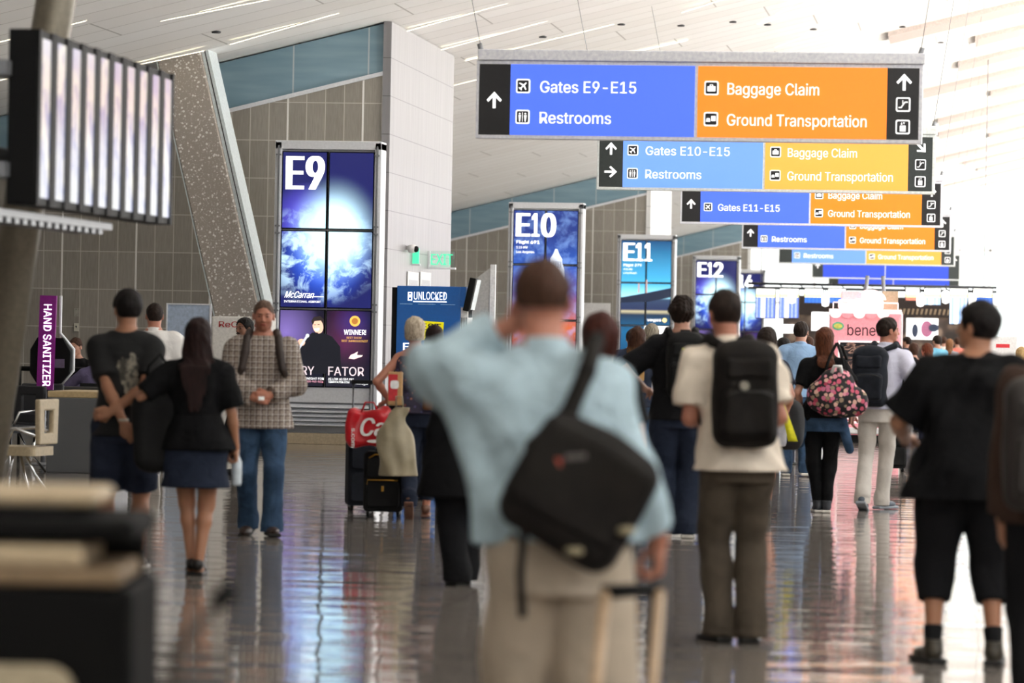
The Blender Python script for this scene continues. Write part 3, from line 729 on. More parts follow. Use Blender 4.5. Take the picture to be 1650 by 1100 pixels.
def sloped(x0, x1, y0, y1, zb, zt_):
    m = MB(); v = [(x0, y0, zb(x0)), (x1, y0, zb(x1)), (x1, y0, zt_(x1)), (x0, y0, zt_(x0)), (x0, y1, zb(x0)), (x1, y1, zb(x1)), (x1, y1, zt_(x1)), (x0, y1, zt_(x0))]
    m.add(v, [(0, 1, 2, 3), (4, 7, 6, 5), (0, 4, 5, 1), (1, 5, 6, 2), (2, 6, 7, 3), (3, 7, 4, 0)]); return m
for i, (y0, y1) in enumerate(((54, 60.5), (98, 104.5), (142, 148.5))):
    xe = -8.6
    st(sloped(-24, xe-.1, y0, y1, lambda x: 0, zt).build('wall_gate', TILE))
    st(sloped(-24, xe-.1, y0+.05, y1-.05, lambda x: zt(x)+.03, lambda x: zc(x)-.02).build('window_%d' % (i+1), CLERE))
    m = MB(); m.box(-24, -23.9, 0, .1, 0, .1)
    st(sloped(-24, xe-.09, y0-.03, y0+.06, lambda x: zt(x)-.02, lambda x: zt(x)+.04).build('trim_%d' % (i+1), ALU))
    m = MB(); m.box(xe-.12, xe, y0-.04, y1+.04, 0, zc(xe)-.03); st(m.build('wall_panelled', PANEL if i == 0 else PANEL_LIT))
# left base of wall: kick plinth
for i, y0 in enumerate((54, 98)):
    m = MB(); m.box(-24, -8.72, y0-.03, y0, 0, .12); st(m.build('baseboard_%s' % ('front' if i == 0 else 'rear'), ALUD))
# far window wall
GL = mat_glass()
m = MB()
for i in range(14): x = -22+i*2.5; m.box(x-.05, x+.05, 161, 161.2, 0, zc(x))
for z in (3.2, 5.6): m.box(-24, 12, 161, 161.2, z-.05, z+.05)
fr = st(m.build('window_4', WHITE)); m = MB(); m.box(-24, 12, 161.08, 161.1, 0, 8); m.build('glass_pane', GL, fr)
# strips added across the right roof; blush colour stands in for light bands
BLUSH_BAND = M('light_band_blush', (.60, .51, .47), .6)
for i in range(15):
    y = 64+i*5.6+(i*i)*.08; bw_ = 1.7+.08*i; x0 = -.8+1.1*math.sin(i*2.3); st(sloped(x0, 9, y, y+bw_, lambda x: zc(x)-.10, lambda x: zc(x)-.001).build('ceiling_light_band', BLUSH_BAND))
m = MB(); m.box(9, 9.3, -6, 36, 0, 4.8); st(m.build('light_blocker_right', M('blocker_grey', '#8a8680', .7)))  # unseen wall added so the near end of the hall stays dim
m = MB(); m.box(-24, 9.3, -6.3, -6, 0, 4.5); st(m.build('light_blocker_rear', M('blocker_grey', '#8a8680', .7)))  # unseen wall added behind the camera to darken people's backs
m = MB(); m.box(-24, -23.9, 0, .1, 0, .1)
# ------------------------------------------------------------ ceiling lights
EM = M('light_diffuser', '#fff3d8', .4, emit=(1., .90, .68), es=LIGHT_S)
def ceiling_light(x, y, L):
    r = empty('ceiling_light', (x, y, zc(x)), 0, 'slim warm linear light recessed in the white plank ceiling', 'ceiling light', 'linear ceiling lights'); a = math.atan(.25)
    m = MB(); m.obox((0, 0, -.012), (L/2, .02, .010), Matrix.Rotation(-a, 3, 'Y')); m.build('diffuser', EM, r)
    m = MB(); 
    for dy in (-.028, .028): m.obox((0, dy, -.008), (L/2+.02, .004, .008), Matrix.Rotation(-a, 3, 'Y'))
    m.build('light_frame', WHITE, r); return r
rnd = random.Random(11)
k0 = ceiling_light(-12.6, 46.35, 2.6); _k = 0
LSP = [(-14.6, 46.35, 2.6), (-10.3, 48.2, 3.2), (-14.2, 50, 2.6), (-12.4, 51.8, 3.), (-9.5, 51.8, 2.2)]
for y in (55.4, 59, 61.7, 65.3, 67.1, 71.6, 76.1, 79.7, 84.2, 88.7, 94.1, 99.5, 108.5, 119):
    for j in range(2):
        x = -7.6+j*4.4+rnd.uniform(-1.0, 1.0)
        if x < 0: LSP.append((x, y+.02, rnd.uniform(1.6, 2.8)))
for x, y, L in LSP:
    c = copy_tree(k0); c.location = (x, y, zc(x)); c.scale = (L/2.6, 1, 1)
# small dark ceiling spots
k0 = tag(MB().lathe([(.06, -.03), (.07, -.01), (.05, 0)], (0, 0, 0), 12).build('ceiling_spot', DGREY), 'small dark recessed spot in the white plank ceiling', 'ceiling light', 'ceiling spots'); k0.location = (-6, 62, zc(-6)-.0)
for x, y in ((-5.2, 64.5), (-4.4, 66), (-3.9, 68), (-7.2, 61), (-3.2, 71), (-1.6, 75), (-.5, 78), (-10.5, 50.5), (-12, 52.3), (-.9, 81), (0, 76), (-5.9, 57.5)):
    c = k0.copy(); COL.objects.link(c); c.location = (x, y, zc(x))
# ------------------------------------------------------------ slanted speckled columns
def mat_speck():
    k = NT('speckled_terrazzo'); v = k.n('ShaderNodeTexVoronoi'); v.feature = 'F1'; k.set(v, 'Vector', k.coord()); v.inputs['Scale'].default_value = 17
    n = k.noise(k.coord(), 9, 4, .6, .5); f = k.math('LESS_THAN', v.outputs[0], k.math('MULTIPLY', n, .52))
    v2 = k.noise(k.coord(), 34, 3, .7); f2 = k.math('GREATER_THAN', v2, .6)
    c = k.mix(k.math('MAXIMUM', f, k.math('MULTIPLY', f2, .6)), (.42, .37, .32, 1), (.86, .84, .80, 1)); return k.bsdf(Base_Color=c, Roughness=.5)
SPECK = mat_speck()
def slant_column(xb, y, w, label):
    ztop = zc(xb-1.2)+.25; tx = xb-.25*ztop
    r = empty('slanted_column', (xb, y, 0), 0, label, 'column')
    m = MB(); m.ext([(-w/2, 0), (w/2, 0), (w/2-.25*ztop, ztop), (-w/2-.25*ztop, ztop)], -.35, .35); m.build('shaft', SPECK, r, .02)
    m = MB(); m.ext([(w/2+.005, 0), (w/2+.11, 0), (w/2+.11-.25*ztop, ztop), (w/2+.005-.25*ztop, ztop)], -.3, .3); m.build('edge_flange', M('pale_flange', '#d9e2e4', .35), r)
    m = MB(); m.ext([(w/2+.05, .0), (w/2+.065, 0), (w/2+.065-.25*ztop, ztop), (w/2+.05-.25*ztop, ztop)], -.305, -.3); m.build('flange_joint', DGREY, r)
    m = MB(); m.ext([(-w/2-.02, 0), (-w/2-.003, 0), (-w/2-.003-.25*ztop, ztop), (-w/2-.02-.25*ztop, ztop)], -.34, .3); m.build('edge_strip', M('pale_flange', '#d9e2e4', .35), r)
p = onY(388, 500, 52.6); slant_column(p.x+.25*p.z, 52.6, .66, 'leaning speckled column left of the tall E9 display')
# ------------------------------------------------------------ hanging direction signs
PXM = 35.2/6000
def sgn_mat(n, h, es=.55):
    es *= SIGN_S; c = hexc(h); return M(n, tuple(x*.5 for x in c), .3, emit=c, es=es, var=.02)
SBLUE = sgn_mat('sign_blue', '#4a6cf5', .9); SORG = sgn_mat('sign_orange', '#ff8420', .9); SBLUE2 = sgn_mat('sign_light_blue', '#6c98f8', .95); SAMB = sgn_mat('sign_amber', '#ffa648', .95)
SBLK = M('sign_black', '#222224', .35); SBLK2 = M('sign_flare_black', '#3b4241', .35); SWHT = M('sign_white', (.9, .9, .9), .4, emit=(1, 1, 1), es=.5); SFRM = M('sign_frame', '#eceefa', .4, 0.); SFRM2 = M('sign_frame_white', '#eef5f4', .4); SDBL = sgn_mat('sign_deep_blue', '#3551d0', .8); SLET = SWHT  # second black copy has lens flare put into its colour
def rot2(pts, a, c=(0, 0)): return [(c[0]+(x*math.cos(a)-z*math.sin(a)), c[1]+(x*math.sin(a)+z*math.cos(a))) for x, z in pts]
def arrow(m, cx, cz, sz, a=0., y0=-.012, y1=-.004):
    p = [(-.09, -.5), (.09, -.5), (.09, .16), (.36, -.12), (.46, .0), (0, .5), (-.46, 0), (-.36, -.12), (-.09, .16)]
    m.ext(rot2([(x*sz, z*sz) for x, z in p], a, (cx, cz)), y0, y1)
def icon(kind, cx, cz, s, parent, dark=None):
    """white rounded tile with dark centre and white pictogram"""
    m = MB(); h = s/2
    m.rbox(cx-h, cx+h, -.014, -.004, cz-h, cz+h, s*.14); m.build('icon_border', SWHT, parent)
    m = MB(); h2 = h*.8; m.rbox(cx-h2, cx+h2, -.018, -.010, cz-h2, cz+h2, s*.08); m.build('icon_field', dark or SBLK, parent)
    m = MB(); y0, y1 = -.022, -.016; q = lambda pts: [(cx+x*h2, cz+z*h2) for x, z in pts]
    if kind == 'plane':
        for pts in ([(-.1, -.8), (.1, -.8), (.12, .7), (0, .9), (-.12, .7)], [(-.85, -.2), (-.85, .0), (0, .35), (.85, 0), (.85, -.2), (0, .02)], [(-.35, -.8), (-.35, -.65), (0, -.45), (.35, -.65), (.35, -.8), (0, -.7)]):
            m.ext(q(rot2(pts, -PI/4)), y0, y1)
    elif kind == 'people':
        for dx in (-.5, .5):
            m.disc(cx+dx*h2, cz+.55*h2, .16*h2, y0, y1, 10); m.ext(q([(dx-.25, .3), (dx+.25, .3), (dx+.16, -.25), (dx+.1, -.85), (dx-.1, -.85), (dx-.16, -.25)]), y0, y1)
        m.ext(q([(-.05, -.85), (.05, -.85), (.05, .8), (-.05, .8)]), y0, y1)
    elif kind == 'bag':
        m.rbox(cx-.7*h2, cx+.7*h2, y0, y1, cz-.6*h2, cz+.3*h2, .1*h2); m.frame(cx-.28*h2, cx+.28*h2, cz+.25*h2, cz+.62*h2, .1*h2, y0, y1)
    elif kind == 'car':
        m.ext(q([(-.85, -.5), (-.1, -.5), (-.1, -.2), (-.25, .15), (-.7, .15), (-.85, -.2)]), y0, y1); m.rbox(cx+.05*h2, cx+.85*h2, y0, y1, cz-.35*h2, cz+.55*h2, .12*h2)
    elif kind == 'escalator':
        m.ext(q([(-.8, -.65), (-.3, -.65), (.35, .3), (.8, .3), (.8, .5), (.25, .5), (-.4, -.45), (-.8, -.45)]), y0, y1); m.ext(q([(-.15, .1), (.0, .1), (.0, .75), (-.15, .75)]), y0, y1)
    else:
        m.rbox(cx-.5*h2, cx+.5*h2, y0, y1, cz-.8*h2, cz+.25*h2, .08*h2); m.ext(q([(-.35, .4), (-.05, .4), (-.2, .85)]), y0, y1); m.ext(q([(.05, .8), (.35, .8), (.2, .38)]), y0, y1)
    m.build('pictogram', SWHT, parent)
def hang_sign(X, Y, zb, label, blue, org, left, right, style=0):
    U = PXM; W2 = 718*U/2; Hh = 119*U
    r = empty('hanging_sign', (X, Y, zb), 0, label, 'sign', None)
    B, O, K, FR = (SBLUE, SORG, SBLK, SFRM) if style == 0 else ((SBLUE2, SAMB, SBLK2, SFRM2) if style == 1 else (SDBL, SDBL, SBLK2, SFRM2))
    m = MB(); m.box(-W2-.012, W2+.012, 0, .16, -.02, Hh+.025); m.build('sign_box', FR, r, .006)
    m = MB(); m.box(-W2-.0, W2+.03, -.03, .20, Hh+.027, Hh+.13); m.build('top_rail', FR, r, .01)
    def X_(u): return -W2+u*U
    def panel(n, a, b, mt):
        m = MB(); m.box(X_(a), X_(b), -.004, .01, .004*1+.012, Hh-.01); m.build(n, mt, r)
    panel('left_arrow_panel', 3, 54, K); panel('blue_panel', 54, 354, B); panel('orange_panel' if style < 2 else 'second_blue_panel', 359, 663, O); panel('right_arrow_panel', 663, 714, K)
    m = MB(); 
    for (cy, a) in left: m = MB(); arrow(m, X_(28), Hh-cy*U, 27*U, a); m.build('arrow_left', SWHT, r)
    m = MB(); arrow(m, X_(690), Hh-24*U, 27*U, right); m.build('arrow_right', SWHT, r)
    for (row, ik_, tx, w) in blue:
        if ik_: icon(ik_, X_(75), Hh-row*U, 23*U, r)
        m = MB(); m.text(tx, X_(103), Hh-(row+13.)*U+3*U, w*U, 18.5*U if tx[0] in 'GR' else 17*U, -.008, .011); m.build('lettering', SLET, r)
    for (row, ik_, tx, w) in org:
        if ik_: icon(ik_, X_(381), Hh-row*U, 23*U, r)
        m = MB(); m.text(tx, X_(407), Hh-(row+13.)*U+3*U, w*U, 18.5*U, -.008, .011); m.build('lettering', SLET, r)
    if style < 2: icon('escalator', X_(689), Hh-60*U, 23*U, r); icon('lift', X_(689), Hh-96*U, 23*U, r)
    zz = zc(X)-zb
    for sx in (-1, 1):
        xt = sx*(W2+.55); m = MB(); m.cyl((sx*(W2-.02), .08, Hh+.13), (xt, .08, zc(X+xt)-zb), .0035, 6); m.build('hanger_cable', ALUD, r)
        m = MB(); m.cyl((sx*(W2-.02), .08, Hh+.12), (sx*(W2+.0), .08, Hh+.19), .025, 8); m.build('cable_clamp', ALUD, r)
    return r
bagr = [(37, 'bag', 'Baggage Claim', 147), (87, 'car', 'Ground Transportation', 224)]
def sp(px, py, Y): return onY(px, py, Y)
S = [(1123, 227, 35.2, [(37, 'plane', 'Gates E9-E15', 156), (87, 'people', 'Restrooms', 116)], bagr, [(60, 0)], 0, 0, 'nearest and largest hanging sign, reading Gates E9-E15, Restrooms and Baggage Claim'),
     (1232, 309, 46.7, [(37, 'plane', 'Gates E10-E15', 180), (87, 'people', 'Restrooms', 120)], bagr, [(34, 0), (84, -PI/2)], -3*PI/4, 1, 'second hanging sign, paler, reading Gates E10-E15 with amber right half'),
     (1306, 363.5, 60.4, [(75, 'plane', 'Gates E11-E15', 170)], bagr, [(67, 0)], 0, 0, 'third hanging sign, reading Gates E11-E15 beside its orange half'),
     (1363, 403, 75.9, [(87, 'people', 'Restrooms', 120)], bagr, [(67, 0)], 0, 0, 'fourth hanging sign from the front, blue half reading only Restrooms with an up arrow'),
     (1396, 427, 89.9, [(87, 'people', 'Restrooms', 120)], bagr, [], 0, 1, 'fifth hanging sign from the front, pale, only its lower strip showing'),
     (1427, 450, 107, [], [], [(60, 0)], 0, 2, 'sixth hanging sign, both halves plain deep blue'),
     (1440, 461, 121, [], [], [], 0, 2, 'farthest hanging sign, a thin deep blue strip under the sixth sign')]
for px, py, Y, bl, og, lf, rg, sty, lab in S:
    p = sp(px, py, Y); hang_sign(p.x, Y, p.z+.02, lab, bl, og, lf, rg, sty)
# ------------------------------------------------------------ gate display towers
def screen_mat(kind):
    k = NT('screen_'+kind); co = k.coord(); sx = k.n('ShaderNodeSeparateXYZ'); k.set(sx, 0, co); x, z = sx.outputs[0], sx.outputs[2]
    def blob(cx, cz, rx, rz):
        a = k.math('DIVIDE', k.math('SUBTRACT', x, cx), rx); b = k.math('DIVIDE', k.math('SUBTRACT', z, cz), rz)
        d = k.math('SQRT', k.math('ADD', k.math('MULTIPLY', a, a), k.math('MULTIPLY', b, b))); return k.math('SUBTRACT', 1., k.math('MINIMUM', d, 1.))
    n = k.noise(k.coord((3, 1, 3.2)), 1.3, 6, .62, .4)
    if kind == 'cosmos':
        g1 = blob(.10, 2.95, .72, .85); g2 = blob(-.0, 2.72, .72, .85); g3 = blob(-.3, 3.15, .5, .5)
        c = k.mix(k.math('MINIMUM', k.math('MULTIPLY', k.math('POWER', g2, 1.5), 1.9), 1.), (.010, .012, .085, 1), (.03, .12, .80, 1)); c = k.mix(g3, c, (.10, .08, .62, 1))
        cl = k.math('MULTIPLY', k.ramp(n, [(.46, (0, 0, 0)), (.60, (1, 1, 1))]), k.math('MULTIPLY', blob(-.1, 2.65, .95, .75), 2.2)); cl = k.math('MINIMUM', cl, 1.)
        c = k.mix(k.math('MULTIPLY', cl, .75), c, (.55, .80, 1., 1)); gg = k.math('MULTIPLY', k.math('POWER', g1, 2.2), 2.9); gg = k.math('MINIMUM', gg, 1.); c = k.mix(gg, c, (.62, .95, 1.05, 1))
    elif kind == 'poster':
        g1 = blob(-.55, 1.55, .5, .6); g2 = blob(.28, 1.35, .38, .8); g3 = blob(.4, 1.7, .3, .3)
        c = k.mix(k.math('MULTIPLY', g1, 1.), (.008, .006, .018, 1), (.26, .18, .55, 1)); c = k.mix(k.math('MULTIPLY', g2, .45), c, (.22, .02, .13, 1)); c = k.mix(k.math('MULTIPLY', g3, .6), c, (.05, .035, .3, 1))
        c = k.mix(k.math('MINIMUM', k.math('MULTIPLY', blob(0, .8, 1.2, .6), 2.), 1.), c, (.006, .006, .014, 1)); c = k.mix(.35, c, (.004, .004, .01, 1))
    elif kind == 'city':
        mr = k.n('ShaderNodeMapRange'); k.set(mr, 0, z); mr.inputs[1].default_value = 1.2; mr.inputs[2].default_value = 3.6
        c = k.ramp(mr.outputs[0], [(0, (.02, .02, .05)), (.22, (.45, .10, .03)), (.5, (.10, .06, .22)), (.75, (.02, .07, .32)), (1, (.015, .03, .16))])
        c = k.mix(k.math('MULTIPLY', k.ramp(n, [(.45, (0, 0, 0)), (.65, (1, 1, 1))]), .35), c, (.25, .42, .8, 1))
    elif kind == 'harbour':
        mr = k.n('ShaderNodeMapRange'); k.set(mr, 0, z); mr.inputs[1].default_value = .8; mr.inputs[2].default_value = 4.05
        c = k.ramp(mr.outputs[0], [(0, (.005, .02, .06)), (.28, (.01, .10, .22)), (.42, (.015, .03, .06)), (.445, (.45, .40, .25)), (.46, (.02, .03, .08)), (.54, (.03, .05, .10)), (.56, (.35, .72, .85)), (.66, (.06, .38, .65)), (1, (.01, .06, .16))])
    return k.bsdf(Base_Color=(.01, .01, .012, 1), Roughness=.12, Emission_Color=c, Emission_Strength=1.0)
SCR = {n: screen_mat(n) for n in ('cosmos', 'poster', 'city', 'harbour')}
TXTW = M('screen_text', (.9, .9, .9), .4, emit=(1, 1, 1), es=1.)
GOLD = M('gold_print', (.5, .3, .05), .4, emit=(.75, .42, .08), es=.8)
def tower(px, Y, kind, code, label, extra=None):
    c = onY(px, hor(px), Y); r = empty('gate_display', (c.x, Y, 0), 0, label, 'display', 'gate display towers'); W2 = .75
    m = MB(); m.box(-W2, -W2+.095, 0, .42, .12, 4.2); m.box(W2-.095, W2, 0, .42, .12, 4.2); m.box(-W2, W2, 0, .42, 4.1, 4.22); m.box(-W2+.095, W2-.095, .1, .4, .12, 4.1); m.build('frame', ALU, r, .008)
    m = MB()
    for sx in (-1, 1): m.box(sx*(W2-.055)-.012, sx*(W2-.055)+.012, -.03, 0, .2, 4.15)
    m.build('clamp_rail', ALUD, r)
    m = MB()
    for z in (4.02, 3.03, 2.93, 1.95, 1.85, .85):
        for sx in (-1, 1): m = MB(); m.box(sx*(W2-.055)-.035, sx*(W2-.055)+.035, -.045, 0, z-.012, z+.012); m.build('clamp', ALUD, r)
    for i, z0 in enumerate((.79, 1.89, 2.99)):
        for sx in (0, 1):
            m = MB(); x0 = -.65+sx*.66; m.box(x0, x0+.64, .02, .09, z0, z0+1.08); s_ = m.build('screen', BLACK, r)
            m = MB(); m.box(x0+.014, x0+.626, .008, .021, z0+.014, z0+1.066); m.build('screen_image', SCR['poster' if (kind == 'cosmos' and i == 0) else kind], s_)
    m = MB(); m.box(-.65, .65, .03, .1, .58, .79); m.build('lower_panel', ALU, r)
    m = MB()
    for i in range(5): z = .26+i*.062; m.add([(-.65, -.01, z), (.65, -.01, z), (.65, .06, z+.045), (-.65, .06, z+.045), (-.65, .0, z-.008), (.65, .0, z-.008)], [(0, 1, 2, 3), (0, 4, 5, 1)])
    m.build('louvre', ALU, r); m = MB(); m.box(-.65, .65, .06, .1, .16, .58); m.build('louvre_back', ALUD, r)
    m = MB(); m.box(-W2-.02, W2+.02, -.04, .46, 0, .15); m.build('plinth', M('beige_stone', '#b5a488', .5), r, .005)
    m = MB()
    x = -.57
    for ch, w in code: m.text(ch, x, 3.54, w, .46, .002, .05, .004); x += w+.07
    m.build('gate_number', TXTW, r)
    def T(tx, x, z, w, cap, mt=TXTW, bold=.002, sl=0, n='lettering'):
        m = MB(); m.text(tx, x, z, w, cap, -.006, bold, .003, sl); m.build(n, mt, r)
    if extra: extra(T, r)
    return r
def ex9(T, r):
    T('McCarran', -.58, 2.03, .40, .09, sl=.35, bold=.01); T('INTERNATIONAL AIRPORT', -.585, 1.965, .52, .028)
    m = MB(); m.box(-.2, -.03, .002, .005, 2.045, 2.055); m.build('flourish', TXTW, r)
    T('WINNER!', .27, 1.53, .31, .07, bold=.008); T('BEST SHOW', .31, 1.475, .21, .028, GOLD); T('BEST IMPRESSIONIST', .24, 1.43, .37, .028, GOLD)
    m = MB(); m.disc(.42, 1.72, .075, .0, .004, 20); m.build('medal', GOLD, r); m = MB(); m.disc(.42, 1.72, .045, -.003, .001, 16); m.build('medal_centre', M('medal_print', (.25, .08, .02), .4, emit=(.5, .2, .04), es=.6), r)
    PL = M('poster_lettering', (.5, .4, .42), .4, emit=(.62, .50, .52), es=.8)
    T('TERRY', -.60, .96, .46, .12, PL, .01); T('FATOR', .06, .96, .50, .12, PL, .01)
    PK = M('poster_pink', (.7, .3, .4), .4, emit=(.9, .42, .5), es=.8)
    T('TONIGHT FOR', -.30, .895, .3, .03); T('AS LOW AS $59.99*', .06, .895, .36, .03); T('1-800-963-9634', -.28, .855, .27, .028, PK); T('TERRYFATOR.COM', .06, .855, .3, .028, TXTW); T('Mirage', .45, .84, .17, .035, TXTW, 0., .5)
    # performer printed on the poster
    SK = M('poster_skin', (.6, .35, .25), .4, emit=(.75, .45, .32), es=.8); SU = M('poster_suit', (.01, .01, .015), .4, emit=(.004, .005, .009), es=.8); HR = M('poster_hair', (.02, .015, .015), .5, emit=(.03, .02, .02), es=.5)
    m = MB(); m.ext([(-.42, .98), (.24, .98), (.22, 1.36), (.10, 1.50), (-.03, 1.55), (-.18, 1.55), (-.30, 1.44), (-.36, 1.3), (-.46, 1.2)], .001, .004); m.build('printed_figure', SU, r)
    m = MB(); m.ext(rot2([(.075*math.cos(a*PI/9), .105*math.sin(a*PI/9)) for a in range(18)], .25, (-.10, 1.64)), -.001, .003); m.disc(-.33, 1.41, .055, -.001, .003, 12, .05); m.build('printed_skin', SK, r)
    m = MB(); m.ext(rot2([(-.075, .02), (-.085, .08), (-.04, .125), (.05, .125), (.09, .07), (.085, -.01), (.06, .03), (.05, .06), (-.04, .07)], .2, (-.095, 1.65)), -.003, .001); m.build('printed_hair', HR, r)
    m = MB(); m.ext(rot2([(-.045, -.035), (-.03, -.06), (0, -.068), (.02, -.05), (.025, -.03), (-.01, -.04)], .15, (-.11, 1.64)), -.004, .0); m.build('printed_smile', TXTW, r)
    m = MB(); m.ext([(-.155, 1.655), (-.13, 1.655), (-.13, 1.663), (-.155, 1.663)], -.004, 0); m.ext([(-.105, 1.66), (-.075, 1.66), (-.075, 1.668), (-.105, 1.668)], -.004, 0); m.ext([(-.15, 1.555), (-.09, 1.55), (-.10, 1.535), (-.13, 1.535)], -.004, 0); m.build('printed_features', HR, r)
    m = MB(); m.disc(-.245, 1.505, .028, -.003, .001, 12); m.ext([(-.27, 1.50), (-.24, 1.485), (-.36, 1.30), (-.385, 1.315)], -.003, .001); m.box(-.15, -.09, -.004, .0, 1.595, 1.612); m.build('printed_microphone', M('poster_grey', (.4, .42, .45), .4, emit=(.5, .52, .56), es=.8), r)
    m = MB(); m.ext([(.34, 1.20), (.42, 1.19), (.53, 1.23), (.54, 1.25), (.46, 1.25), (.47, 1.30), (.42, 1.27), (.37, 1.25)], -.001, .003); m.build('printed_hand', M('poster_hand', (.6, .45, .42), .4, emit=(.75, .58, .55), es=.8), r)
def ex10(T, r):
    T('Flight 491', -.58, 3.40, .46, .06, bold=.015); T('5:15 PM', -.58, 3.30, .22, .045); T('Los Angeles', -.58, 3.21, .36, .045)
    BW = M('poster_building', (.5, .55, .62), .4, emit=(.62, .70, .82), es=.8); m = MB()
    m.ext([(.08, 2.3), (.40, 2.3), (.38, 2.9), (.34, 3.02), (.34, 3.1), (.28, 3.2), (.24, 3.3), (.20, 3.3), (.16, 3.2), (.10, 3.1), (.10, 3.02), (.06, 2.9)], .0, .004); m.build('printed_building', BW, r)
    m = MB()
    for i in range(6): x = .12+i*.037; m.box(x, x+.014, -.002, .001, 2.92, 3.05)
    m.build('printed_windows', M('poster_shade', (.05, .08, .15), .5, emit=(.08, .12, .22), es=.7), r)
def ex11(T, r):
    T('Flight 279', -.58, 3.40, .46, .06, bold=.015); T('9:00 PM', -.58, 3.30, .22, .045); T('Long Beach', -.58, 3.21, .34, .045)
    m = MB(); m.ext([(-.64, 2.60), (.0, 2.72), (.64, 2.86), (.64, 2.62), (.1, 2.50), (-.64, 2.46)], .0, .004); m.build('printed_bridge', M('poster_shadow', (.01, .015, .03), .5, emit=(.012, .02, .045), es=.7), r)
    T('vegas', .05, 2.0, .36, .07, bold=.01); m = MB(); m.disc(.5, 2.03, .055, 0, .004, 14); m.build('printed_sun', M('poster_sun', (.8, .7, .2), .4, emit=(1, .8, .3), es=1.), r)
    m = MB(); m.rbox(-.02, .62, 0, .004, 1.62, 1.87, .04); m.build('printed_box', TXTW, r)
    m = MB()
    for x, z in ((-.18, 2.97), (.02, 3.06)): m.box(x-.02, x+.02, 0, .004, 2.72, z)
    m.build('printed_towers', M('poster_warm', (.3, .2, .18), .4, emit=(.45, .3, .28), es=.8), r)
tower(523.5, 51.1, 'cosmos', [('E', .21), ('9', .22)], 'tall gate display reading E9, nearest of the gate display towers', ex9)
tower(876, 73.6, 'city', [('E', .23), ('1', .13), ('0', .25)], 'gate display reading E10 showing a white tower building, behind the man in pale blue', ex10)
tower(1039, 95.3, 'harbour', [('E', .24), ('1', .16), ('1', .16)], 'gate display reading E11 with a blue harbour picture', ex11)
tower(1152, 118, 'cosmos', [('E', .24), ('1', .13), ('2', .25)], 'gate display reading E12 with a blue cloud picture', None)
tower(1199, 140, 'cosmos', [('E', .30), ('1', .14), ('4', .26)], 'farthest gate display, its number ending in 14, partly behind the E12 one', None)
# exit signs, camera dome and notices on the panelled wall end
GRN = M('exit_green', (.05, .5, .25), .4, emit=(.06, .62, .32), es=.7); CG = mat_glass('acrylic', (.9, 1, .95), .12)
def wallpt(px, py, X=-8.6): r = ray(px, py); return CAM+r*(X/r.x)
p = wallpt(690, 414); r = empty('exit_sign', (-8.6, p.y, p.z-.14), 0, 'green lettered EXIT sign standing off the panelled wall end', 'sign')
m = MB(); m.box(.02, .42, -.01, .01, -.02, .24); m.build('acrylic_plate', CG, r); m = MB(); m.text('EXIT', .05, .02, .34, .17, -.014, .02); m.build('lettering', GRN, r); m = MB(); m.box(0, .44, -.03, .03, -.05, -.02); m.box(0, .03, -.02, .02, -.05, .24); m.build('bracket', ALU, r)
p = wallpt(665, 410); r = empty('exit_sign', (-8.6, p.y, p.z-.12), 0, 'narrow green exit sign seen nearly edge-on beside the dome camera', 'sign')
m = MB(); m.box(.0, .10, -.02, .02, -.02, .22); m.build('acrylic_plate', GRN, r); m = MB(); m.box(0, .12, -.03, .03, -.05, -.02); m.build('bracket', ALU, r)
p = wallpt(655, 401); r = empty('dome_camera', (-8.6, p.y, p.z), 0, 'white dome security camera high on the panelled wall end', 'camera')
m = MB(); m.lathe([(.01, -.06), (.06, -.05), (.08, 0), (.07, .05), (.02, .07)], (.09, 0, 0)); m.build('housing', WHITE, r); m = MB(); m.lathe([(.005, -.05), (.035, -.035), (.045, 0), (.035, .035), (.005, .05)], (.15, -.03, -.0)); m.build('lens_dome', BLACK, r); m = MB(); m.cyl((0, 0, .02), (.06, 0, .02), .03); m.build('arm', WHITE, r)
for px, lab in ((664, 'left one of two white paper notices above the blue kiosk'), (684, 'right one of two white paper notices above the blue kiosk')):
    p = wallpt(px, 453); r = empty('wall_notice', (-8.58, p.y, p.z), 0, lab, 'notice', 'paper notices on the panelled wall')
    m = MB(); m.box(-.01, .0, -.55, .55, -.14, .14); m.build('holder', WHITE, r); m = MB(); m.box(0, .003, -.45, .45, -.10, .02); m.build('print', M('print_grey', '#b9bcc0', .6), r)
# wall switch plates
for py, lab in ((503, 'blank steel wall plate on the tiled wall, the upper of two'), (527, 'white emergency call plate on the tiled wall, the lower of two')):
    p = onY(123, py, 53.98); r = empty('wall_plate', (p.x, 53.99, p.z), 0, lab, 'wall plate'); m = MB(); m.box(-.035, .035, -.02, 0, -.06, .06); m.build('cover', M('steel_plate', '#a9a59c', .4, .3) if py < 510 else M('cream_plate', '#d8d4c4', .5), r, .004); m = MB()
    if py > 510: m.ext([(-.015, .02), (.015, .02), (0, -.02)], -.024, -.018); m.build('mark', DGREY, r)
    else: m.disc(0, .045, .005, -.024, -.018, 8); m.disc(0, -.045, .005, -.024, -.018, 8); m.build('screw', DGREY, r)
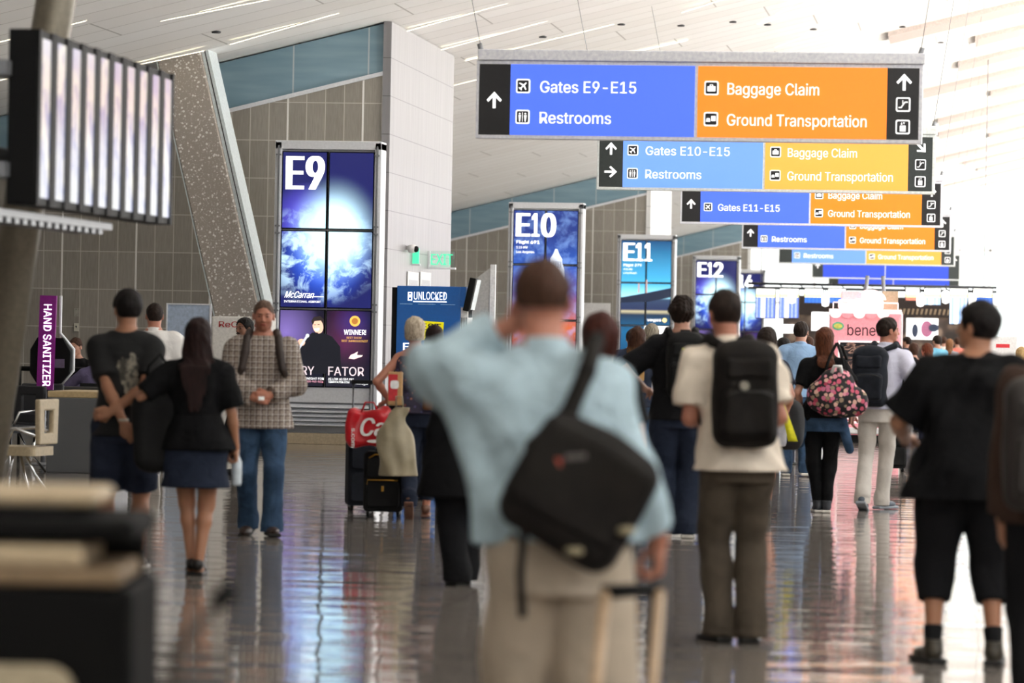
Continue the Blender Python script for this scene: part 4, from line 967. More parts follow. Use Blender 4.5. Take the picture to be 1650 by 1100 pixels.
# ------------------------------------------------------------ blue vending kiosk
def bx(name, parent, mat, *a, bevel=0.): m = MB(); m.box(*a); return m.build(name, mat, parent, bevel)
KB = M('kiosk_blue', '#0f4d92', .35, var=.08, emit=(.01, .06, .18), es=.25); YEL = M('tag_yellow', '#f2e400', .4, emit=(.8, .75, 0), es=.2); INK = M('ink_black', '#101010', .5)
Yk = 48; p0 = onY(640, 460, Yk); p1 = onY(742, 460, Yk); U = Yk/6000; w = p1.x-p0.x; H0 = p0.z
r = empty('vending_kiosk', ((p0.x+p1.x)/2, Yk, 0), 0, 'dark blue electronics vending kiosk with white UNLOCKED heading and yellow tag', 'kiosk')
bx('cabinet', r, KB, -w/2, w/2, 0, .85, .08, H0, bevel=.01); bx('side_black_panel', r, BLACK, -w/2-.07, -w/2-.003, .03, .8, 0, H0-.02)  # black panel on the cabinet's left flank
bx('dispenser_column', r, WHITE, w/2+.005, w/2+.10, .02, .5, .2, H0-.27, bevel=.008); bx('header_side', r, KB, w/2+.002, w/2+.07, .0, .5, H0-.26, H0-.0)
m = MB(); 
for i in range(3): m.box(w/2+.02+i*.03, w/2+.03+i*.03, .0, .02, .4, H0-.4)
m.build('vent_slot', DGREY, r)
m = MB(); m.text('UNLOCKED', -w/2+28*U, H0-22*U, 54*U, 12.5*U, -.006, .0); m.box(-w/2+27*U, -w/2+82*U, -.006, -.001, H0-26*U, H0-24.5*U); m.build('lettering', TXTW, r)
m = MB(); m.frame(-w/2+18*U, -w/2+25*U, H0-24*U, H0-10*U, 1.6*U, -.006, -.001); m.box(-w/2+20.5*U, -w/2+22.5*U, -.006, -.001, H0-19*U, H0-14*U); m.build('phone_emblem', TXTW, r)
m = MB()
for a, b in ((5, 26), (35, 64), (72, 96)): m.box(-w/2+a*U, -w/2+b*U, -.006, -.001, H0-30*U, H0-29*U)
m.build('small_print', M('pale_blue_print', '#9ec2e8', .5), r)
ty = H0-87*U; m = MB(); m.ext(rot2([(-27*U, -15*U), (25*U, -15*U), (25*U, 16*U), (-27*U, 16*U)], -.06, (w/2-52*U, ty+14*U)), -.008, -.002); m.build('yellow_tag', YEL, r)
m = MB(); m.text('BEST', w/2-74*U, ty+16*U, 43*U, 10*U, -.012, .02); m.build('lettering', INK, r); m = MB(); m.text('BUY', w/2-66*U, ty+3*U, 32*U, 10*U, -.012, .02); m.build('lettering', INK, r)
m = MB(); m.text('Express', w/2-92*U, ty-18*U, 72*U, 12*U, -.006, .02); m.build('lettering', TXTW, r)
r = empty('wall_monitor', (p1.x+.13, Yk+.1, H0-.22), 0, 'black flat monitor tilted beside the blue kiosk', 'monitor'); m = MB(); m.obox((0, 0, .12), (.04, .2, .22), Matrix.Rotation(.2, 3, 'Y')); m.build('casing', BLACK, r, .01); m = MB(); m.obox((.055, 0, .12), (.008, .19, .2), Matrix.Rotation(.2, 3, 'Y')); m.build('bezel', CHROME, r); bx('bracket', r, DGREY, -.05, .02, -.02, .02, -.18, 0)
q0 = onY(752, 462, 49.5); q1 = onY(797, 426, 49.5); r = empty('partition_board', (q1.x, 49.5, 0), 0, 'pale grey partition board with slanting top behind the blue kiosk', 'partition')
m = MB(); d = q1.x-q0.x; m.ext([(-d-.1, .05), (0, .05), (0, q1.z), (-d-.1, q0.z-.06)], 0, .06); m.build('board', M('pale_board', '#b4b2ac', .6), r); bx('white_edge', r, WHITE, -.055, .015, -.01, .07, 0, q1.z+.0)
# ------------------------------------------------------------ small boards
p = onY(960, 488, 97.9); r = empty('notice_board', (p.x, 97.8, 0), 0, 'plain white board standing left of the E11 display', 'board'); bx('panel', r, WHITE, -.40, .40, 0, .05, .6, p.z, bevel=.005); bx('post', r, ALU, -.38, -.34, .01, .04, 0, .6); bx('post', r, ALU, .34, .38, .01, .04, 0, .6)
a = onY(268, 488, 50.5); b = onY(340, 488, 50.5)
r = empty('glass_screen_board', (a.x, 50.5, 0), 0, 'pale blue glazed board in thin frame on the left by the tiled wall', 'board'); m = MB(); m.frame(0, b.x-a.x, .55, a.z, .02, 0, .05); m.build('frame', ALU, r); bx('glazing', r, M('pale_blue_pane', '#aebdd2', .15), .02, b.x-a.x-.02, .015, .03, .57, a.z-.02); bx('leg', r, ALU, .0, .03, 0, .05, 0, .55); bx('leg', r, ALU, b.x-a.x-.03, b.x-a.x, 0, .05, 0, .55)
a = onY(341, 509, 47.5); b = onY(436, 509, 47.5)
r = empty('recharge_station', (a.x, 47.5, 0), 0, 'white charging station board with red ReCharge lettering behind the moustached man', 'kiosk'); bx('board', r, M('station_white', '#d9d6d0', .5), 0, b.x-a.x, 0, .4, .1, a.z, bevel=.02); bx('foot', r, DGREY, .03, b.x-a.x-.03, .03, .37, 0, .1)
m = MB(); m.text('ReCharge', .10, a.z-.14, .62, .075, -.006, .01); m.build('lettering', M('red_print', '#b3262a', .5), r)
# ------------------------------------------------------------ hand sanitizer stand
Ys = 41; U = Ys/6000; p = onY(78, 476, Ys); r = empty('sanitizer_stand', (p.x, Ys, 0), 0, 'hand sanitizer stand with tall purple sign beside the grey counter', 'stand')
PUR = M('sign_purple', '#8a1a86', .4); m = MB(); m.obox((0, -.03, p.z-.53), (.095, .02, .53), Matrix.Rotation(.02, 3, 'Y')); m.build('sign_panel', PUR, r)
m = MB(); m.text('HAND SANITIZER', -.035, p.z-.10, .92, .09, -.056, .008, vertical=True); m.build('lettering', TXTW, r)
# round black dispenser body with grey rim
m = MB(); pts = [(-.20, .62), (-.12, .50), (.16, .50), (.26, .62), (.27, .86), (.18, 1.02), (-.12, 1.02), (-.20, .88)]; m.ext([(x, z+.42) for x, z in pts], .0, .12); m.build('dispenser', BLACK, r, .01)
m = MB(); m.tube([(.13, .06, p.z), (.13, .06, p.z-.42), (.29, .06, p.z-.60), (.29, .06, p.z-.84), (.16, .06, .92)], .018, 8); m.build('rim', ALU, r); bx('drip_tray', r, M('grey_purple', '#6a5f78', .4), .03, .2, -.01, .03, 1.10, 1.2)
m = MB(); m.cyl((-.04, .05, .03), (-.04, .05, .95), .028, 12); m.build('pole', ALUD, r); m = MB(); m.lathe([(.2, 0), (.2, .015), (.05, .03)], (-.04, .05, 0), 24); m.build('base', ALUD, r)
# grey counter
Yc = 39; a = onY(76, 640, Yc); b = onY(172, 640, Yc); r = empty('counter', (a.x, Yc, 0), 0, 'low grey laminate counter with a beech top behind the young man in shorts', 'counter')
w = b.x-a.x; bx('body', r, mat_panel('grey_laminate', (.27, .28, .29), .4, .1), 0, w, 0, 1.1, 0, a.z, bevel=.01); bx('worktop', r, M('beech_top', '#bca57c', .5), .0, w, .01, 1.15, a.z+.001, a.z+.07, bevel=.01)
# railing and dark booth backs
a = onY(20, 593, 47); b = onY(260, 593, 47); r = empty('railing', (a.x, 47, 0), 0, 'black railing running along the seating area on the left', 'railing'); m = MB(); m.cyl((0, 0, a.z), (b.x-a.x, 0, a.z), .03); m.build('rail', BLACK, r)
for i in range(3): m = MB(); m.cyl((.1+i*.85, 0, 0), (.1+i*.85, 0, a.z), .02, 8); m.build('post', BLACK, r)
a = onY(98, 622, 43.6); b = onY(215, 622, 43.6); r = empty('booth_bench', (a.x, 43.6, 0), 0, 'dark upholstered booth bench behind the grey counter', 'bench'); bx('backrest', r, M('dark_upholstery', '#2c2a28', .7), 0, b.x-a.x, 0, .12, .3, a.z, bevel=.03); bx('seat', r, M('dark_upholstery', '#2c2a28', .7), 0, b.x-a.x, .12, .6, .25, .48, bevel=.03); bx('base', r, BLACK, .02, b.x-a.x-.02, .05, .55, 0, .25)
# ------------------------------------------------------------ lounge chairs at left
def lounge_chair(px, D, rz, label, back):
    g = G(px, D); r = empty('lounge_chair', (g.x, g.y, 0), rz, label, 'chair', 'lounge chairs by the slanting pole')
    m = MB(); m.rbox(-.26, .26, -.26, .26, .42, .50, .06, axis='z'); m.build('seat', back, r)
    m = MB(); o = [(-.22, .52), (.22, .52), (.24, .92), (-.24, .92)]; i = [(-.10, .62), (.10, .62), (.11, .82), (-.11, .82)]; m.ring(o, i, -.30, -.25); m.build('backrest', back, r, .015)
    for sx in (-1, 1):
        for sy in (-1, 1): m = MB(); m.tube([(sx*.06, sy*.06, .42), (sx*.12, sy*.12, .25), (sx*.27, sy*.27, .0)], .013, 8); m.build('leg', CHROME, r)
        m = MB(); m.tube([(sx*.24, -.26, .6), (sx*.28, -.1, .66), (sx*.28, .15, .64), (sx*.24, .2, .48)], .014, 8); m.build('armrest', CHROME, r)
    return r
lounge_chair(26, 33, 1.45, 'beige lounge chair with open back and chrome legs beside the slanting pole', M('beige_shell', '#b1a184', .5))
lounge_chair(16, 40, 2.6, 'dark lounge chair with chrome legs behind the beige one', M('dark_seat', '#26272b', .6))
a = G(52, 43); r = empty('beam_seating', (a.x, a.y, 0), 0, 'row of dark beam seats on chrome legs at far left', 'seating')
m = MB(); m.cyl((-.9, 0, .36), (.35, 0, .36), .035); m.build('beam', CHROME, r)
for i in range(2):
    x = -.55+i*.6; bx('seat', r, M('dark_seat', '#26272b', .6), x-.25, x+.25, -.22, .22, .42, .47, bevel=.02); bx('backrest', r, M('dark_seat', '#26272b', .6), x-.25, x+.25, .2, .26, .5, .9, bevel=.02); m = MB(); m.tube([(x, -.28, .02), (x, -.05, .34), (x, .05, .34), (x, .28, .02)], .02, 8); m.build('leg', CHROME, r)
# ------------------------------------------------------------ slanting pole and monitor bank, near left
POLE = M('pole_bronze', (.20, .175, .13), .35, .4)
D = 23.0; t = atD(90, 0, D); b_ = atD(16, 473, D); dirv = (t-b_)/(t.z-b_.z); z0 = b_-dirv*b_.z
r = empty('leaning_pole', (z0.x, z0.y, 0), 0, 'bronze grey leaning pole at the left edge carrying a bank of monitors', 'pole')
ztp = 6.5; m = MB(); m.tube([dirv*.0+Vector((0, 0, 0)), Vector((dirv.x*3, dirv.y*3, 3)), Vector((dirv.x*ztp, dirv.y*ztp, ztp))], [.14, .125, .11], 24); m.build('shaft', POLE, r)
m = MB(); m.lathe([(.30, 0), (.30, .02), (.18, .05)], (0, 0, 0), 28); m.build('base_plate', POLE, r)
def scr_strip(i):
    k = NT('monitor_content_%d' % (i % 3)); co = k.coord((1, 2.2, 1.6), loc=(i*1.7, 0, i*.9)); n = k.noise(co, 1.5, 4, .6)
    sx = k.n('ShaderNodeSeparateXYZ'); k.set(sx, 0, k.coord()); mr = k.n('ShaderNodeMapRange'); k.set(mr, 0, sx.outputs[2]); mr.inputs[1].default_value = -.45; mr.inputs[2].default_value = .45
    c = k.ramp(k.math('ADD', k.math('MULTIPLY', n, .8), k.math('MULTIPLY', mr.outputs[0], .3)), [(.25, (.30, .36, .34)), (.42, (.42, .45, .52)), (.5, (.22, .26, .48)), (.6, (.75, .72, .62)), (.7, (.5, .5, .62)), (.85, (.35, .38, .6))])
    return k.bsdf(Base_Color=(.02, .02, .02, 1), Roughness=.2, Emission_Color=c, Emission_Strength=.45)
SM = [scr_strip(i) for i in range(3)]
Xb = -5.08; Y0, Y1 = wallpt(58, 200, Xb).y, wallpt(277, 200, Xb).y; n = 10; pitch = (Y1-Y0)/n
zb0, zt0 = wallpt(60, 331, Xb).z, wallpt(60, 46, Xb).z
r0 = empty('monitor_rack', (Xb-.3, Y0, zb0-.1), 0, 'pale grey steel rack holding the row of upright monitors at upper left', 'rack')
bx('end_plate', r0, M('rack_steel', '#a8b0b4', .4, .4), -.62, .0, -.35, -.05, -.20, 1.35, bevel=.02)
m = MB()
for z in (.12, .92): m.cyl((-.05, -.40, z), (-.05, -.34, z), .09, 18)
m.build('bolt_head', M('rusty_bolt', '#5a4636', .5, .5), r0)
m = MB(); m.box(-.1, .12, -.1, 2.6, .04, .08)
m.build('perforated_tray', ALUD, r0)
m = MB()
for i in range(14): m.box(-.08, .10, .0+i*.18, .09+i*.18, .01, .04)
m.build('tray_grille', ALUD, r0); m = MB(); m.cyl((-.1, .1, .4), (-.1, 3.0, .4), .05); m.build('cross_bar', ALUD, r0)
for z in (.25, .80): bx('mounting_rail', r0, ALUD, .05, .159, -.1, Y1-Y0+.05, z, z+.08)
mon = None
for i in range(n):
    y = Y0+(i+.5)*pitch; h = zt0-zb0
    rr = empty('monitor', (Xb, y, (zb0+zt0)/2), 0, None, 'monitor', 'monitors on the rack at upper left')
    rr['label'] = ['nearest upright monitor of the row on the rack at upper left', 'second upright monitor from the near end of the rack', 'third upright monitor from the near end of the rack', 'fourth upright monitor from the near end of the rack', 'fifth upright monitor from the near end of the rack', 'sixth upright monitor from the near end of the rack', 'seventh upright monitor from the near end of the rack', 'eighth upright monitor from the near end of the rack', 'ninth upright monitor, last but one on the rack', 'farthest upright monitor, at the right end of the rack row'][i]
    bx('casing', rr, BLACK, -.14 if i else -.16, .0, -pitch/2+.003, pitch/2-.003, -h/2, h/2, bevel=.006)
    m = MB(); m.box(.0, .006, -pitch/2+.068, pitch/2-.06, -h/2+.045, h/2-.045); m.build('screen', SM[i % 3], rr)
    m = MB(); m.box(.0, .012, -pitch/2+.004, -pitch/2+.066, -h/2, h/2); m.box(.0, .012, pitch/2-.058, pitch/2-.004, -h/2, h/2); m.build('bezel', BLACK, rr)
# ------------------------------------------------------------ blurred stand at lower left foreground
D = 8.0; e = atD(216, 900, D); CREAM = M('cream_laminate', '#b39f80', .5)
r = empty('service_stand', (e.x, e.y, 0), TH, 'black service stand with cream shelves close to the camera at lower left', 'stand')
bx('cabinet', r, M('black_laminate', '#0a0908', .8, spec=.15), -.95, .0, 0, .6, .12, 1.0, bevel=.02); bx('upper_tray', r, M('black_laminate', '#0a0908', .8, spec=.15), -.95, -.0, 0, .5, 1.095, 1.15, bevel=.02)
bx('cream_shelf', r, CREAM, -.95, -.11, .0, .4, 1.045, 1.09, bevel=.01); bx('tan_shelf', r, M('tan_shelf', '#7d674c', .6), -.95, -.03, -.0, .5, 1.005, 1.042, bevel=.01)
bx('back_panel', r, M('black_laminate', '#0a0908', .8, spec=.15), -.95, -.02, .45, .5, .9, 1.15)
bx('cream_top', r, CREAM, -.95, -.09, .1, .45, 1.17, 1.205, bevel=.015); m = MB(); m.cyl((-.5, .3, 1.15), (-.5, .3, 1.19), .03); m.cyl((-.15, .3, 1.15), (-.15, .3, 1.19), .03); m.build('spacer', BLACK, r)
m = MB(); m.rbox(-.95, -.12, -.04, -.005, .5, .835, .06); m.build('cream_door', M('cream_door', '#a89a80', .5), r)
m = MB(); m.box(-.9, -.05, .05, .55, 0, .12); m.build('plinth', BLACK, r)
a = atD(374, 948, 7.0); b = atD(285, 1045, 7.0); g = (a+b)/2
r = empty('towing_handle', (b.x, b.y, 0), TH, 'dark slanting handle bar rising beside the black service stand', 'handle'); m = MB(); Rz = Matrix.Rotation(-TH, 3, 'Z'); va = Rz@(a-Vector((b.x, b.y, 0))); m.tube([(-.06, 0, .05), (-.03, 0, .5), (0, 0, b.z), va], .011, 10); m.build('rod', M('handle_brown', '#3a322a', .4), r); m = MB(); m.tube([va-Vector((.03, 0, .03)), va+Vector((.006, 0, .006))], .02, 10); m.build('grip', BLACK, r)
bx('foot', r, BLACK, -.14, .02, -.05, .05, 0, .05)
# ------------------------------------------------------------ pink cosmetics kiosk
Yb = 58.; U = Yb/6000; a = onY(1337, 500, Yb); b = onY(1452, 500, Yb); w = b.x-a.x; Ht = a.z
PINK = M('kiosk_pink', '#f5a0aa', .4, emit=(.8, .3, .36), es=.12); PKW = M('kiosk_pale_pink', '#fbe3e4', .4, emit=(1, .8, .8), es=.3); RED = M('kiosk_red', '#c8202c', .4)  # faint glow put into the pinks, for the bright haze around the kiosk
r = empty('cosmetics_kiosk', (a.x, Yb, 0), 0, 'pink bus shaped cosmetics kiosk with dark benefit lettering and scalloped awning', 'kiosk')
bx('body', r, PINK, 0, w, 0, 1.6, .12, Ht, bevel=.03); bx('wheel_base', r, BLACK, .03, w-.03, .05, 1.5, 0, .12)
m = MB(); m.box(-.01, w+.01, -.03, 0, Ht-.05, Ht+.03)
n = 6; sw = w/n
m.build('awning_band', PKW, r)
for i in range(n):
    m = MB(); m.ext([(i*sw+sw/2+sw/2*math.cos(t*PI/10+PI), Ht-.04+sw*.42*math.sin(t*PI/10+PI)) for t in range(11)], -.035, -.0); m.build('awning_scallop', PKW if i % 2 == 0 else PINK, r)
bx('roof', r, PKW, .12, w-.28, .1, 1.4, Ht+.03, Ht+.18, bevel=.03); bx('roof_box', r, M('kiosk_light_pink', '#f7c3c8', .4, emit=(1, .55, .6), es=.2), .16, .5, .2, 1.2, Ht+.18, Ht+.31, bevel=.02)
m = MB(); m.ext([(.62+.24*math.cos(t*PI/12), Ht+.18+.16*math.sin(t*PI/12)) for t in range(13)], .2, 1.0); m.build('roof_dome', PKW, r)
m = MB(); m.cyl((.05, .05, Ht+.13), (w-.05, .05, Ht+.13), .012); m.cyl((.05, .05, Ht), (.05, .05, Ht+.13), .01); m.cyl((w-.05, .05, Ht), (w-.05, .05, Ht+.13), .01); m.build('roof_rail', PKW, r)
bx('roof_sign', r, M('beige_poster', '#b8a58a', .6), w-.3, w-.06, .4, .45, Ht+.02, Ht+.32)
for x, t in ((.52, .04), (.83, -.03)):
    m = MB(); m.cyl((x, .5, Ht+.15), (x+t, .5, Ht+.56), .03); m.build('roof_post', ALUD, r)
m = MB(); m.text('benefit', .28, Ht-.38, .62, .17, -.008, -.005); m.build('lettering', M('benefit_print', '#4a1420', .4), r)
m = MB(); m.disc(.135, Ht-.24, .09, -.01, -.0, 20, .065); m.build('oval_badge', M('badge_green', '#6fbf9a', .4), r); m = MB(); m.disc(.135, Ht-.24, .065, -.016, -.008, 20, .04); m.build('badge_centre', M('badge_yellow', '#d9d96a', .4), r)
m = MB(); m.frame(.14, w-.12, .98, Ht-.46, .03, -.03, 0); m.build('window_frame', PKW, r)
def winmat():
    k = NT('display_window_art'); n = k.noise(k.coord((3, 1, 7)), 1.4, 2, .5, 1.2); c = k.ramp(n, [(.40, (.012, .010, .012)), (.52, (.03, .025, .03)), (.57, (.42, .25, .19)), (.66, (.05, .03, .03))]); return k.bsdf(Base_Color=c, Roughness=.2)
bx('display_window', r, winmat(), .17, w-.15, -.01, .0, 1.01, Ht-.49)
m = MB()
for i in range(6): m.lathe([(.035, 0), (.035, .06), (.015, .09)], (.22+i*.15, -.10, 1.0), 10)
m.build('red_samples', M('sample_red', '#e03a34', .3), r); bx('shelf', r, PKW, .1, w-.1, -.16, 0, .97, .995)
bx('grille', r, PKW, .1, w-.1, -.03, 0, .3, .6); m = MB()
for i in range(4): m.box(.14, w-.14, -.04, -.02, .34+i*.07, .36+i*.07)
m.build('grille_bar', RED, r)
m = MB(); m.disc(.2, .75, .07, -.03, 0, 18); m.disc(w-.2, .75, .07, -.03, 0, 18); m.build('headlamp', WHITE, r); bx('bumper', r, M('bumper_white', '#e2e2e2', .3), .02, w-.02, -.08, 0, .14, .24, bevel=.02)
bx('side_trim', r, WHITE, w+.002, w+.02, .02, .08, .12, Ht)
# ------------------------------------------------------------ shop front behind
def camo():
    k = NT('shop_wall_pattern'); v = k.n('ShaderNodeTexVoronoi'); v.feature = 'SMOOTH_F1'; k.set(v, 'Vector', k.coord((1, 1, 1))); v.inputs['Scale'].default_value = 3.2
    c = k.ramp(v.outputs[0], [(.2, (.20, .14, .10)), (.4, (.07, .045, .035)), (.6, (.03, .022, .018))]); return k.bsdf(Base_Color=c, Roughness=.6)
Yq = 110.; a = onY(1262, 482, Yq); b = onY(1562, 482, Yq); r = empty('shop_front', (a.x, Yq, 0), 0, 'dark brown patterned shop front beyond the pink kiosk', 'shop'); w = b.x-a.x
bx('wall', r, camo(), 0, w, .1, 3.5, 0, a.z); bx('fascia', r, M('fascia_brown', '#2a1d18', .6), 0, w, 0, .1, a.z-.45, a.z+.12)
LB = M('lightbox_white', (.9, .9, .9), .4, emit=(1, 1, 1), es=.9)
def qx(px): return onY(px, 500, Yq).x-a.x
def qz(py, px=1450): return onY(px, py, Yq).z
for (x0, x1, y0, y1) in ((1308, 1336, 505, 535), (1461, 1512, 512, 546), (1262, 1285, 526, 540)):
    bx('poster', r, LB, qx(x0), qx(x1), -.02, .1, qz(y1), qz(y0))
m = MB(); m.disc(qx(1494), qz(529), .17, -.05, -.02, 20, .24); m.build('poster_print', M('poster_rose', '#c87aa0', .5), r); m = MB(); m.disc(qx(1475), qz(532), .09, -.05, -.02, 20, .2); m.disc(qx(1505), qz(527), .15, -.06, -.02, 12, .12); m.build('poster_print', M('poster_dark', '#39455f', .5), r)
m = MB()
for i in range(16): x = qx(1440)+i*.13; m.ext([(x, qz(506)), (x+.05, qz(506)), (x+.09, qz(497)), (x+.03, qz(497))], -.03, .0)
m.build('fascia_lettering', M('fascia_beige', '#a08a70', .6), r)
# ------------------------------------------------------------ row of flight information monitors
Yf = 88.; a = onY(1205, 463, Yf); b = onY(1606, 463, Yf)
r = empty('monitor_truss', (a.x, Yf, a.z), 0, 'long dark truss carrying the distant row of flight monitors', 'truss'); w = b.x-a.x; m = MB()
m.cyl((0, .12, 0), (w, .12, 0), .03, 8); m.cyl((0, .12, .10), (w, .12, .10), .03, 8); m.build('rail', DGREY, r)
m = MB()
for i in range(12): x = (i+.5)*w/12; m.cyl((x, .12, .1), (x+.1, .12, 0), .015, 6)
m.build('brace', DGREY, r)
for i in (0, 1):
    x = .3+i*(w-.6); m = MB(); m.cyl((x, .12, .1), (x, .12, zc(a.x+x)-a.z), .012, 6); m.build('hanger', ALUD, r)
def fids(kind):
    k = NT('flight_table_'+kind); sx = k.n('ShaderNodeSeparateXYZ'); k.set(sx, 0, k.coord())
    f = k.math('LESS_THAN', k.math('FRACT', k.math('DIVIDE', sx.outputs[0], .09)), .42); n = k.noise(k.coord((30, 1, 18)), 1, 2)
    b_, w_ = (((.10, .16, .62, 1), (.45, .50, .95, 1)) if kind == 'blue' else ((.02, .10, .42, 1), (.04, .15, .55, 1)) if kind == 'plain' else ((.30, .48, .85, 1), (.85, .92, 1, 1)))
    c = k.mix(k.math('MULTIPLY', f, n), b_, w_); return k.bsdf(Base_Color=(.02, .02, .02, 1), Roughness=.2, Emission_Color=c, Emission_Strength=1.3)
FM = {k_: fids(k_) for k_ in ('blue', 'plain', 'pale')}; HYE = M('header_yellow', '#e6e08a', .4, emit=(.9, .85, .35), es=.9); HWH = M('header_white', '#f4f4ee', .4, emit=(1, 1, .95), es=.9); RDB = M('table_red', '#c2504a', .4, emit=(.7, .25, .15), es=.7)
nth = ['first', 'second', 'third', 'fourth', 'fifth', 'sixth', 'seventh', 'eighth', 'ninth']
for i, (x0, x1, y1, kd) in enumerate(((1219, 1248, 512, 'blue'), (1257, 1286, 512, 'blue'), (1297, 1325, 488, 'plain'), (1335, 1362, 488, 'plain'), (1460, 1481, 484, 'red'), (1490, 1515, 491, 'pale'), (1531, 1558, 522, 'pale'), (1569, 1598, 508, 'plain'))):
    A_ = onY(x0, 465, Yf); B_ = onY(x1, y1, Yf); ww = B_.x-A_.x; hh_ = A_.z-B_.z
    rr = empty('flight_monitor', (A_.x, Yf, A_.z), 0, '%s flight information monitor from the left in the distant row, %s' % (nth[i], {'blue': 'tall with blue columns', 'plain': 'with a deep blue table', 'pale': 'with a pale blue table', 'red': 'narrow with coloured lines'}[kd]), 'monitor', 'distant flight monitors')
    bx('casing', rr, DGREY, -.02, ww+.02, .01, .09, -hh_-.02, .02); bx('header', rr, HWH, 0, ww, -.01, .01, -.12, 0); bx('header_line', rr, HYE, 0, ww, -.012, .01, -.20, -.12)
    bx('table', rr, RDB if kd == 'red' else FM[kd], 0, ww, -.01, .01, -hh_, -.20)
    if kd in ('blue', 'pale'): bx('column_highlight', rr, HWH, ww*.28, ww*.48, -.014, -.0, -hh_, -.22)
# hanging white globes between them
g0 = None
for px, py in ((1276, 478), (1330, 483), (1483, 483), (1524, 478), (1567, 483)):
    p = onY(px, py, Yf-.6)
    if g0 is None:
        g0 = empty('pendant_lamp', p, 0, 'small white capsule lamp hanging between the distant flight monitors', 'lamp', 'capsule pendant lamps'); m = MB(); m.lathe([(.02, -.16), (.08, -.13), (.09, 0), (.08, .12), (.02, .15)]); m.build('shade', M('lamp_white', (.9, .9, .9), .4, emit=(1, 1, 1), es=1.2), g0); m = MB(); m.cyl((0, 0, .15), (0, 0, .3), .01, 6); m.build('cord', DGREY, g0)
    else: c = copy_tree(g0); c.location = p
# far right small white board
p = onG(1612, 606); D = 60; p = atD(1617, 548, D); r = empty('information_board', (p.x, p.y, 0), TH, 'pale information board on a stand near the right edge', 'board'); bx('panel', r, M('board_pale', '#d6dad8', .5), -.22, .22, 0, .03, p.z-.28, p.z+.06); bx('post', r, ALUD, -.02, .02, .03, .06, 0, p.z)
bx('print', r, RED, -.12, .1, -.004, 0, p.z-.12, p.z-.06)
# rope barrier post by kiosk
p = G(1497, 52); r = empty('barrier_rail', (p.x, p.y, 0), TH, 'low chrome barrier rail right of the pink kiosk', 'barrier'); m = MB(); m.tube([(0, 0, 0), (0, 0, .5), (-.4, 0, .5), (-.4, 0, 0)], .015, 8); m.build('rail', CHROME, r)
# ------------------------------------------------------------ fabrics
def plaid():
    k = NT('plaid_cotton'); sx = k.n('ShaderNodeSeparateXYZ'); k.set(sx, 0, k.coord()); x, z = sx.outputs[0], sx.outputs[2]
    def band(o, sp, wd, off=0.): return k.math('LESS_THAN', k.math('FRACT', k.math('DIVIDE', k.math('ADD', o, 10+off), sp)), wd/sp)
    c = (.30, .25, .205, 1)
    c = k.mix(k.math('MULTIPLY', band(x, .044, .022), .72), c, (.09, .055, .045, 1)); c = k.mix(k.math('MULTIPLY', band(z, .044, .022), .72), c, (.09, .055, .045, 1))
    c = k.mix(k.math('MULTIPLY', band(x, .044, .004, .030), .8), c, (.75, .70, .64, 1)); c = k.mix(k.math('MULTIPLY', band(z, .044, .004, .030), .8), c, (.75, .70, .64, 1))
    return k.bsdf(Base_Color=c, Roughness=.85, Normal=k.bump(k.noise(k.coord(), 9, 3), .35, .03))
def floral(name, base, cols, sc=30, thr=.34):
    k = NT(name); v = k.n('ShaderNodeTexVoronoi'); k.set(v, 'Vector', k.coord()); v.inputs['Scale'].default_value = sc; v.inputs['Randomness'].default_value = .9
    s2 = k.n('ShaderNodeSeparateColor'); k.set(s2, 0, v.outputs['Color'])
    c = k.ramp(s2.outputs[0], [(i/len(cols), cc) for i, cc in enumerate(cols)], 'CONSTANT')
    pet = k.noise(k.coord(), sc*2.2, 2); f = k.math('LESS_THAN', k.math('ADD', v.outputs[0], k.math('MULTIPLY', pet, .25)), thr+.12)
    return k.bsdf(Base_Color=k.mix(f, base, c), Roughness=.75, Normal=k.bump(k.noise(k.coord(), 10, 3), .3, .02))
def printed_tee():
    k = NT('black_tee_with_print'); sx = k.n('ShaderNodeSeparateXYZ'); k.set(sx, 0, k.coord())
    a = k.math('DIVIDE', k.math('SUBTRACT', sx.outputs[0], .05), .085); b = k.math('DIVIDE', k.math('SUBTRACT', sx.outputs[2], 1.24), .19)
    n = k.noise(k.coord((1.6, 1, 1)), 9, 4, .6); d = k.math('ADD', k.math('SQRT', k.math('ADD', k.math('MULTIPLY', a, a), k.math('MULTIPLY', b, b))), k.math('MULTIPLY', k.math('SUBTRACT', n, .5), 1.8))
    f = k.math('MULTIPLY', k.math('LESS_THAN', d, .8), k.math('LESS_THAN', sx.outputs[1], 0.)); c = k.mix(f, (.006, .006, .006, 1), k.ramp(k.noise(k.coord(), 25, 3), [(.4, (.05, .045, .035)), (.6, (.30, .27, .21))]))
    return k.bsdf(Base_Color=c, Roughness=.85, Normal=k.bump(k.noise(k.coord(), 9, 3), .35, .03))
BTEE = cloth('black_cotton', (.006, .006, .0065)); BTEE2 = cloth('charcoal_cotton', (.009, .009, .010)); WCOT = cloth('white_cotton', (.80, .78, .75), .06); CREAMC = cloth('cream_cotton', (.80, .70, .58), .06)
PBLUE = cloth('pale_blue_cotton', (.42, .545, .60), .16, fold=1.0); SBLUEC = cloth('sky_blue_cotton', (.26, .40, .60), .08); LILAC = cloth('lilac_cotton', (.62, .62, .74), .06)
KHAKI = cloth('khaki_twill', (.47, .39, .30), .12); OLIVE = cloth('olive_brown_twill', (.085, .068, .050)); STONE = cloth('stone_twill', (.58, .54, .49), .06); DENIM = cloth('blue_denim', (.035, .068, .125), .5); DDENIM = cloth('dark_denim', (.018, .024, .042), .3); NAVY = cloth('navy_cotton', (.022, .028, .048), .2)
